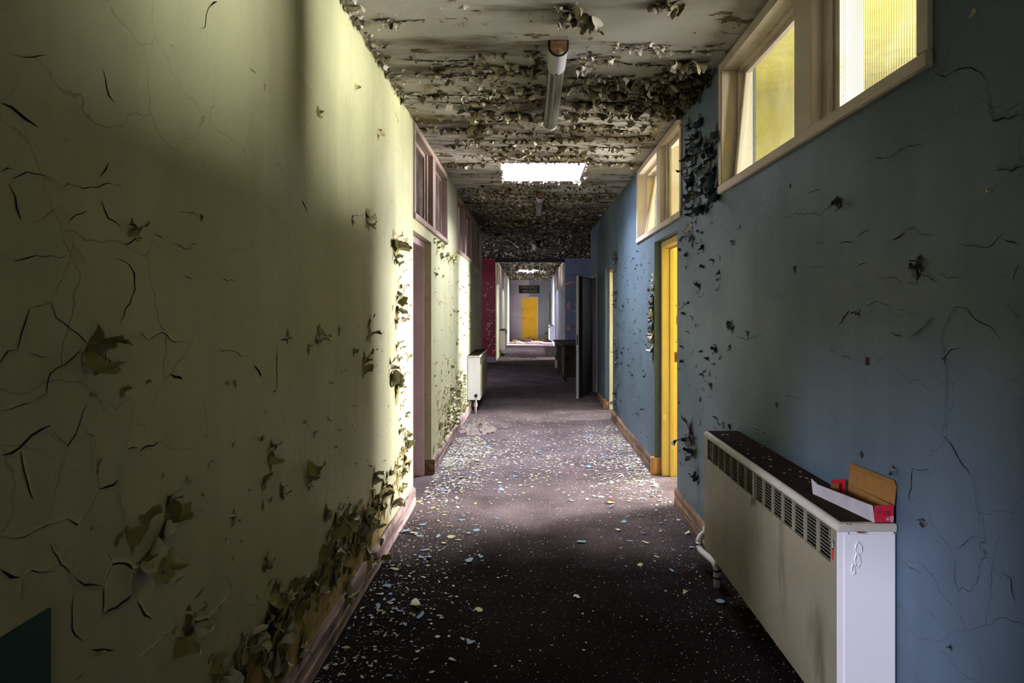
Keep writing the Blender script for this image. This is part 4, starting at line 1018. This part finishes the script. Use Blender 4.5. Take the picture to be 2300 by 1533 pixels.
for k in range(190):
    u = R.uniform(5.5, 10.8); v = R.uniform(.5, 2.0); L = R.uniform(.015, .05)
    flake_on(FL_L, PL, u, v, L, L * R.uniform(.5, 1.0), None, None, R.choice((0, 0, 1)))
    if R.random() < .5: bare_patch(BARE['L'], PL, u, v, L * .35, L * .5)
for k in range(70):                                    # column beside the pink door
    u = R.gauss(4.15, .12); v = R.uniform(.2, 1.9); L = R.uniform(.012, .06)
    if u > 4.45: continue
    flake_on(FL_L, PL, u, v, L, L * R.uniform(.4, .9), R.gauss(1.57, .7), None, R.choice((0, 0, 1)))
    if R.random() < .4: bare_patch(BARE['L'], PL, u, v, L * .25, L * .5)
for k in range(90):
    u = R.uniform(1.2, 4.4); v = R.uniform(.35, 1.35); L = R.uniform(.008, .03)
    flake_on(FL_L, PL, u, v, L, L * R.uniform(.4, .9), None, None, R.choice((0, 0, 1)))
    if R.random() < .5: bare_patch(BARE['L'], PL, u, v, L * .25, L * .5)
for k in range(60):
    u = R.uniform(5.5, 7.2); v = R.gauss(1.98, .04); L = R.uniform(.02, .06)
    flake_on(FL_L, PL, u, v, L, L * .8, None, None, 0); 
# -- torn places on the blue wall
def tr(px, py, s, n, tall=1.2, mis=(0, 1)):
    u, v = WRp(px, py); torn(FL_R, PR, BARE['R'], u, v, s, n, mis, tall)
for k in range(75):                                    # curling patch between the two high windows
    px, py = R.uniform(1541, 1612), R.uniform(262, 478); u, v = WRp(px, py)
    if not (3.56 < u < 4.34 and v < 2.77): continue
    s = R.uniform(.05, .13); bare_patch(BARE['R'], PR, u, v, s * .34, s * .26, R.uniform(-.6, .6))
    for q in range(2): flake_on(FL_R, PR, u + R.uniform(-.4, .4) * s, v - s * .25 + R.uniform(-.15, .15) * s, s * R.uniform(.5, .9), s * R.uniform(.35, .8), R.gauss(-1.57, .7), None, R.choice((0, 0, 1)))
for a in ((1550, 522, .14, 3, 1.2, (2, 2, 1)), (1556, 545, .10, 2, 1.2, (2, 1)), (1885, 458, .045, 3), (2062, 605, .06, 4), (1645, 730, .06, 4), (1680, 752, .045, 3), (1608, 780, .05, 3), (1640, 780, .045, 2),
          (1552, 980, .20, 6), (1560, 1010, .12, 3), (1568, 1075, .10, 3), (1598, 865, .05, 2), (1650, 545, .04, 2), (1580, 560, .06, 3), (1572, 645, .07, 3), (1662, 510, .03, 1), (1785, 605, .035, 1), (1745, 910, .03, 1),
          (1930, 700, .03, 1), (2008, 1055, .035, 2), (1936, 1020, .03, 2), (2072, 1175, .035, 2), (2135, 1452, .02, 2), (2123, 808, .02, 1), (1775, 417, .025, 1), (1640, 960, .05, 3), (1625, 955, .05, 2)): tr(*a)
y, z = WRp(2221, 428); bare_patch(MB(), PR, y, z, .006, .006)
for k in range(2): flake_on(FL_R, PR, y + R.uniform(-.005, .005), z + R.uniform(-.004, .004), .011, .009, None, None, 2)
u, v = WRp(2190, 20)
for k in range(2): flake_on(FL_R, PR, u, v, .02, .016, -1.2, None, 2)
for k in range(170):                                   # along the edge of the yellow doorway and the second door
    if k % 2: u, v, L = R.gauss(5.43, .03), R.triangular(.9, 1.75, 1.45), R.uniform(.02, .08)
    else: u, v, L = R.gauss(7.75, .10), R.choice((R.gauss(1.55, .2), R.gauss(.9, .10), R.gauss(.35, .12), R.gauss(2.1, .08))), R.uniform(.02, .09)
    if u < 5.385 or not .14 < v < 2.3: continue
    flake_on(FL_R, PR, u, v, L, L * R.uniform(.4, .9), R.gauss(-1.57, .8), None, R.choice((0, 0, 1, 2) if k % 2 else (0, 1)))
    if R.random() < .55: bare_patch(BARE['R'], PR, u, v, L * .35, L * .5)
for k in range(260):
    u = R.uniform(5.5, 8.0) if k % 3 else R.uniform(3.5, 4.5); v = R.uniform(.2, 2.0) if k % 3 else R.uniform(.2, 2.0); L = R.uniform(.012, .045)
    flake_on(FL_R, PR, u, v, L, L * R.uniform(.4, .9), None, None, R.choice((0, 1)))
    if R.random() < .6: bare_patch(BARE['R'], PR, u, v, L * .4, L * .45)
SAL = MB()
for (u, v, a, b) in ((1.0, 2.12, .07, .05), (1.1, 2.16, .10, .03), (1.02, 1.50, .07, .10), (1.20, 1.38, .05, .03), (1.02, .93, .06, .09), (1.0, .62, .03, .03)):
    n = 11; SAL.add([(u + a * math.cos(6.283 * k / n) * R.uniform(.5, 1.2), PY - .002, v + b * math.sin(6.283 * k / n) * R.uniform(.5, 1.2)) for k in range(n)], [tuple(range(n))])
SAL.build('bare_patches', m_plain('salmon_plaster', s2l(222, 162, 140), .8), bpy.data.objects['wall_portal_right'], fix=False)['kind'] = 'stuff'
PPo = Plane(lambda u, v: Vector((u, PY, v)), (0, -1, 0), (1, 0, 0), (0, 0, 1))
for v in (2.35, 1.47, .95, .55): crack(PPo, [(.95, v), (1.1, v + .015), (1.25, v - .01), (1.5, v + .01)], .012, bpy.data.objects['wall_portal_right'], M['paleblue'])
# -- scars on the red wall
for k in range(60):
    u = R.choice((R.gauss(-1.12, .05), R.uniform(-1.2, -.95))); v = R.uniform(.16, 2.2); L = R.uniform(.02, .09)
    flake_on(FL_RED, PRed, u, v, L, L * .5, None, None, R.choice((0, 1)))

# -- ceiling: rows of hanging curls that run across the corridor
def ceil_row(y, x0, x1, L0, L1, dens, pale=0.3, wob=.05, line=True, dk=.2):
    L0 *= .75; L1 *= .75; dens *= 1.25
    ph = R.uniform(0, 50); pts = []
    n = max(3, int((x1 - x0) / .09))
    f = lambda x: y + wob * mnoise.noise(Vector((x * 1.7, ph, 0))) + wob * .5 * mnoise.noise(Vector((x * 5, ph, 3)))
    if line:
        for i in range(n + 1):
            x = x0 + (x1 - x0) * i / n; pts.append((x, f(x)))
        crack(PC, pts, R.uniform(.004, .012), ceil, M['ceiling'], 1.4, 'paint_ridge')
    k = int((x1 - x0) * dens)
    for _ in range(k):
        x = R.uniform(x0, x1); L = R.uniform(L0, L1)
        mi = 1 if R.random() < pale else (2 if R.random() < dk else 0)
        flake_on(FL_C, PC, x, f(x) + R.gauss(0, .035), L, L * R.uniform(.5, 1.3), R.gauss(-1.57, .5) if R.random() < .75 else R.gauss(1.57, .6), R.randrange(14), mi, R.uniform(.7, 1.1))
        if R.random() < .3: bare_patch(BARE['C'], PC, x, f(x) + R.gauss(0, .02), L * .9, L * .16)
def cpt(px, py): return CEp(px, py)
def crow(xa, ya, xb, yb, L0, L1, dens, pale=.3, dk=.2):   # a row between two picture points of the ceiling
    a, b = CEp(xa, ya), CEp(xb, yb); ceil_row((a[1] + b[1]) / 2, a[0], b[0], L0, L1, dens, pale, abs(a[1] - b[1]) / 2 + .03, dk=dk)
crow(845, 40, 960, 45, .03, .07, 22, .8); crow(1240, 30, 1320, 55, .05, .12, 45, .5)
crow(890, 130, 1070, 140, .025, .06, 26, .5); crow(1060, 128, 1228, 126, .03, .08, 34, .3); crow(970, 155, 1220, 150, .04, .09, 40, .15, .5)
crow(1375, 98, 1500, 112, .04, .08, 60, 1.0); crow(1490, 112, 1640, 118, .025, .06, 40, .6); crow(1290, 135, 1385, 132, .04, .09, 40, .9)
crow(1290, 115, 1330, 160, .05, .11, 45, .9); crow(1515, 130, 1560, 160, .06, .13, 45, .9); crow(1530, 160, 1620, 150, .03, .07, 26, .5)
for (xa, ya, xb, yb) in ((930, 165, 1220, 170), (960, 195, 1225, 198), (900, 215, 1225, 212), (965, 232, 1215, 228), (980, 255, 1225, 262), (1270, 170, 1420, 180), (1275, 200, 1400, 208), (1330, 215, 1500, 208),
                         (1260, 250, 1480, 262), (1480, 190, 1560, 215), (1500, 240, 1590, 225), (940, 290, 1140, 285), (1060, 262, 1230, 275), (1250, 280, 1480, 285), (1020, 310, 1230, 318), (1240, 310, 1470, 305), (1050, 332, 1250, 335), (1260, 335, 1460, 330), (1080, 350, 1430, 352), (1000, 362, 1120, 372), (1320, 368, 1450, 362)):
    crow(xa, ya, xb, yb, .03, .10, 30, .12, .42)
for (px, py, s) in ((1400, 185, .16), (1480, 195, .15), (1310, 195, .16), (1345, 205, .12), (1300, 235, .12), (1075, 250, .18), (1160, 255, .16), (1070, 285, .15), (1385, 240, .13), (1530, 145, .14), (1270, 20, .10), (1310, 40, .12), (880, 50, .07), (1515, 12, .10), (1480, 10, .07), (1560, 205, .14), (1580, 225, .14), (1540, 225, .12)):
    x, yy = CEp(px, py)
    for _ in range(6): flake_on(FL_C, PC, x + R.uniform(-.5, .5) * s, yy + R.uniform(-.4, .4) * s, s * R.uniform(.4, .9), s * R.uniform(.4, .8), R.gauss(-1.57, .8), R.randrange(14), R.choice((0, 0, 1, 2)), R.uniform(.9, 1.2))
    bare_patch(BARE['C'], PC, x, yy, s * .5, s * .3)
yy = 3.5
while yy < 11.0:
    if not (SK1[2] - .05 < yy < SK1[3] + .05):
        a = R.uniform(XL + .02, .2); ceil_row(yy, a, min(XR - .02, a + R.uniform(.4, 1.6)), .02, .075, 26, .12, .14, R.random() < .4, .4)
    yy += R.uniform(.05, .14) if yy > 6.8 else R.uniform(.10, .22)
for k in range(620):
    yy = R.triangular(1.6, 7.0, 5.0); x = R.uniform(XL + .03, XR - .03); L = R.uniform(.008, .035)
    if SK1[0] < x < SK1[1] and SK1[2] < yy < SK1[3]: continue
    flake_on(FL_C, PC, x, yy, L, L * R.uniform(.5, 1.2), None, None, R.choice((0, 0, 1, 2)))
    if R.random() < .35: bare_patch(BARE['C'], PC, x, yy, L * .4, L * .25)
for k in range(1900):
    yy = 6.9 + 4.3 * R.random() ** .75; x = R.uniform(XL + .02, XR - .02); L = R.uniform(.015, .055)
    flake_on(FL_C, PC, x, yy, L, L * R.uniform(.5, 1.2), R.gauss(-1.57, 1.2), None, R.choice((0, 2, 2, 2, 1)) if R.random() < .6 else 2)
    if R.random() < .4: bare_patch(BARE['C'], PC, x, yy, L * .7, L * .4)
for k in range(1500):
    yy = R.uniform(11.2, 16.7); x = R.uniform(-1.6, 1.9); L = R.uniform(.03, .10)
    flake_on(FL_C, PC, x, yy, L, L * R.uniform(.5, 1.2), R.gauss(-1.57, 1.0), None, R.choice((0, 2, 1)))
for k in range(1500):
    yy = R.uniform(17.0, 28.5); x = R.uniform(-FX + .03, FX - .03); L = R.uniform(.03, .12)
    if SK2[0] < x < SK2[1] and SK2[2] < yy < SK2[3]: continue
    flake_on(FL_C, PC, x, yy, L, L * R.uniform(.5, 1.2), R.gauss(-1.57, 1.0), None, R.choice((0, 0, 2, 1)))
for k in range(150):                                   # fringes of the two skylights and along the wall tops
    s, q = (SK1, .05) if k < 90 else (SK2, .14)
    x, yy = R.choice(((R.uniform(s[0], s[1]), s[3] + R.uniform(0, .05)), (R.uniform(s[0], s[1]), s[2] - R.uniform(0, .04)), (s[1] + R.uniform(0, .05), R.uniform(s[2], s[3])), (s[0] - R.uniform(0, .05), R.uniform(s[2], s[3]))))
    L = R.uniform(.3, 1) * q; flake_on(FL_C, PC, x, yy, L, L * R.uniform(.5, 1.3), R.gauss(-1.57, 1), None, 1)
for k in range(120):
    yy = R.triangular(1.9, 4.6, 3.5); x = XL + .012 + abs(R.gauss(0, .03)); L = R.uniform(.01, .05)
    flake_on(FL_C, PC, x, yy, L, L * R.uniform(.6, 1.3), None, None, R.choice((0, 1, 2)))
for k in range(120):
    yy = R.uniform(3.6, 4.4); x = XR - .015 - abs(R.gauss(0, .16)); L = R.uniform(.03, .10)
    flake_on(FL_C, PC, x, yy, L, L * R.uniform(.5, 1.0), R.gauss(-1.57, .8), R.randrange(14), R.choice((0, 2, 2)))
    if R.random() < .4: bare_patch(BARE['C'], PC, x, yy, L * .6, L * .4)

for key, par, mat in (('L', wl, 'bare_green'), ('R', wr, 'bare_blue_and_shade'), ('C', ceil, 'bare_ceil_and_shade')):
    o = BARE[key].build('bare_plaster', M[mat], par, fix=False); o['kind'] = 'stuff'  # right wall and ceiling patches also carry flake shadow in their tone
FL_L.flush('paint_flake', wl, 280, 'small_paint_flakes')
FL_R.flush('paint_flake', wr, 280, 'small_paint_flakes')
FL_C.flush('paint_flake', ceil, 290, 'small_paint_flakes')
FL_RED.flush('paint_scar', bpy.data.objects['wall_portal_left'], 60, 'small_paint_scars')

# ------------------------------------------------------------------ flakes on the floor
M['chip_white'] = m_flake('white_floor_flake', s2l(206, 200, 190), s2l(180, 172, 160), .3)
M['chip_cream'] = m_flake('cream_floor_flake', s2l(196, 184, 140), s2l(170, 158, 120), .3)
M['chip_blue'] = m_flake('blue_floor_flake', s2l(120, 152, 176), s2l(150, 166, 176), .25)
M['chip_green'] = m_flake('green_floor_flake', s2l(168, 174, 100), s2l(160, 150, 90), .3)
FLF = Flakes(CHIP, [M['chip_white'], M['chip_cream'], M['chip_blue'], M['chip_green'], M['red_flake']])
UX, UY, UZ = Vector((1, 0, 0)), Vector((0, 1, 0)), Vector((0, 0, 1))
def chip(x, y, s, mi, asp=1.0, z=.0012, i=None, a=None):
    if (y > 25.6) or (-.4 < x < .3 and 17.6 < y < 19.6) or (.45 < x < 1.4 and 11.9 < y < 14.5) or (x < -.35 and 6.95 < y < 7.75) or (.9 < x < 1.0 and 3.1 < y < 3.3): return
    a = R.uniform(0, 6.283) if a is None else a; q = UX * math.cos(a) + UY * math.sin(a); p = UZ.cross(q)
    tilt = R.gauss(0, .10); wn = (UZ + q * tilt).normalized(); q2 = (q - UZ * tilt).normalized()
    FLF.add(R.randrange(len(CHIP)) if i is None else i, (x, y, z + abs(tilt) * s * .5), q2, p, wn, s, s * asp, s * R.uniform(.5, 1.0), mi)
def pick(x): 
    r = R.random()
    if r < .62: return 0
    if r < .80: return 1
    if r < .92: return 2
    return 3
def side_x(b=.5):
    r = R.random()
    if r < .38: return XL + .03 + min(1.2, abs(R.gauss(0, .24)))
    if r < .60: return XR - .03 - min(1.2, abs(R.gauss(0, .22)))
    return R.uniform(XL + .03, XR - .03)
for k in range(4000): chip(side_x(), R.uniform(1.3, 4.5), R.choice((R.uniform(.003, .009), R.uniform(.004, .012), R.uniform(.006, .022))), pick(0), R.uniform(.6, 1.0))
for k in range(10500):
    x, y = side_x(), R.triangular(4.4, 8.2, 5.9)
    if mnoise.noise(Vector((x * 4, y * 3, 5))) + .5 * mnoise.noise(Vector((x * 11, y * 9, 2))) < R.uniform(-.75, .25): continue
    chip(x, y, R.choice((R.uniform(.006, .018), R.uniform(.010, .036), R.uniform(.02, .055))), R.choice((pick(0), pick(0), 0)), R.uniform(.6, 1.0))
for k in range(900): chip(R.uniform(XL + .03, XR - .05), R.uniform(7.6, 11), R.uniform(.008, .03), R.choice((0, 0, 1)))
for k in range(700): chip(R.uniform(-1.5, 1.6), R.uniform(11, 16.6), R.uniform(.010, .03), 0)
for k in range(1500): chip(R.choice((R.uniform(-FX + .03, FX - .03), -FX + .03 + abs(R.gauss(0, .2)))) , R.uniform(16.9, 28.4), R.uniform(.012, .06), R.choice((0, 1, 1)))
for k in range(260):
    chip(XL + .04 + min(1.0, abs(R.gauss(0, .26))), R.triangular(1.5, 4.6, 2.9), R.uniform(.014, .04), R.choice((0, 0, 1, 1, 2, 3)), R.uniform(.5, 1.0))
for k in range(120):                                   # larger pieces, mostly along the green wall
    y = R.triangular(1.7, 7.6, 4.0); x = XL + .06 + min(1.1, abs(R.gauss(0, .28))) if R.random() < .7 else XR - .06 - min(.9, abs(R.gauss(0, .3)))
    chip(x, y, R.uniform(.03, .085), R.choice((2, 2, 2, 0, 1, 3)), R.uniform(.5, 1.0))
for (px, py, s, mi) in ((1052, 1198, .07, 2), (1068, 1180, .06, 2), (1036, 1168, .07, 2), (1055, 1258, .09, 2), (1080, 1250, .07, 2), (985, 1205, .08, 2), (945, 1252, .07, 2), (913, 1196, .12, 2), (935, 1200, .09, 2), (1129, 1187, .05, 2),
                        (1401, 1172, .09, 2), (1445, 1199, .07, 2), (1483, 1176, .06, 2), (935, 1362, .12, 3), (945, 1385, .08, 2), (850, 1362, .09, 2), (855, 1335, .08, 0), (940, 1126, .10, 3), (985, 1139, .08, 3), (1510, 1283, .06, 2), (1019, 1316, .035, 0), (1017, 1483, .055, 0), (1011, 1340, .04, 1), (1375, 1085, .09, 0), (1420, 1056, .08, 2), (1437, 1056, .08, 2), (1390, 1019, .08, 2), (1322, 1049, .10, 2), (1155, 1070, .10, 2), (1372, 1139, .10, 2), (1125, 1102, .10, 2)):
    x, y = FLp(px, py); chip(x, y, s, mi, R.uniform(.55, .9))
for (px, py) in ((1283, 1058), (1374, 1123)):
    x, y = FLp(px, py); chip(x, y, .075, 4, .7)
CN = ['white', 'cream', 'blue', 'green', 'red']
def floor_top(ob, mi, o):
    c = CN[mi]
    if mi == 4: tag(ob, 'red paint flake on the floor, the %s the camera of the two' % ('nearer to' if o[1] < 4.9 else 'farther from'), 'paint flake', 'red paint flakes on the floor')
    else:
        x, y = o[0], o[1]
        yz = ('in the dark foreground' if y < 2.6 else 'beside the near heater' if y < 3.4 else 'just short of the two facing doorways' if y < 4.5 else 'between the pink and yellow doorways' if y < 5.4 else 'under the bright skylight' if y < 7.0 else 'beyond the skylight')
        xz = 'near the green wall' if x < -.45 else 'left of the middle' if x < .1 else 'right of the middle' if x < .65 else 'near the blue wall'
        sz = 'large' if max(ob.matrix_basis.to_scale()[:2]) > .035 else 'small'
        lb = '%s %s paint flake %s, %s' % (sz, c, xz, yz)
        tag(ob, lb, 'paint flake', '%s %s paint flakes %s %s' % (sz, c, xz, yz))
so = FLF.flush('paint_flake', None, 290, 'floor_paint_chips', floor_top)
so['label'] = 'litter of small pale paint chips all over the corridor floor'
# specks of fallen paint on the heater's dusty top
for k in range(26):
    x_, y_ = R.uniform(NX(.03), 1.05), R.uniform(2.1, 3.18); s_ = R.uniform(.003, .010)
    near_part(MB().add([(x_ + s_ * math.cos(t) * R.uniform(.6, 1.1), y_ + s_ * math.sin(t), .7997) for t in (0, 1.2, 2.6, 3.9, 5.2)], [(0, 1, 2, 3, 4)]), 'paint_speck', M['chip_white'], fix=False)
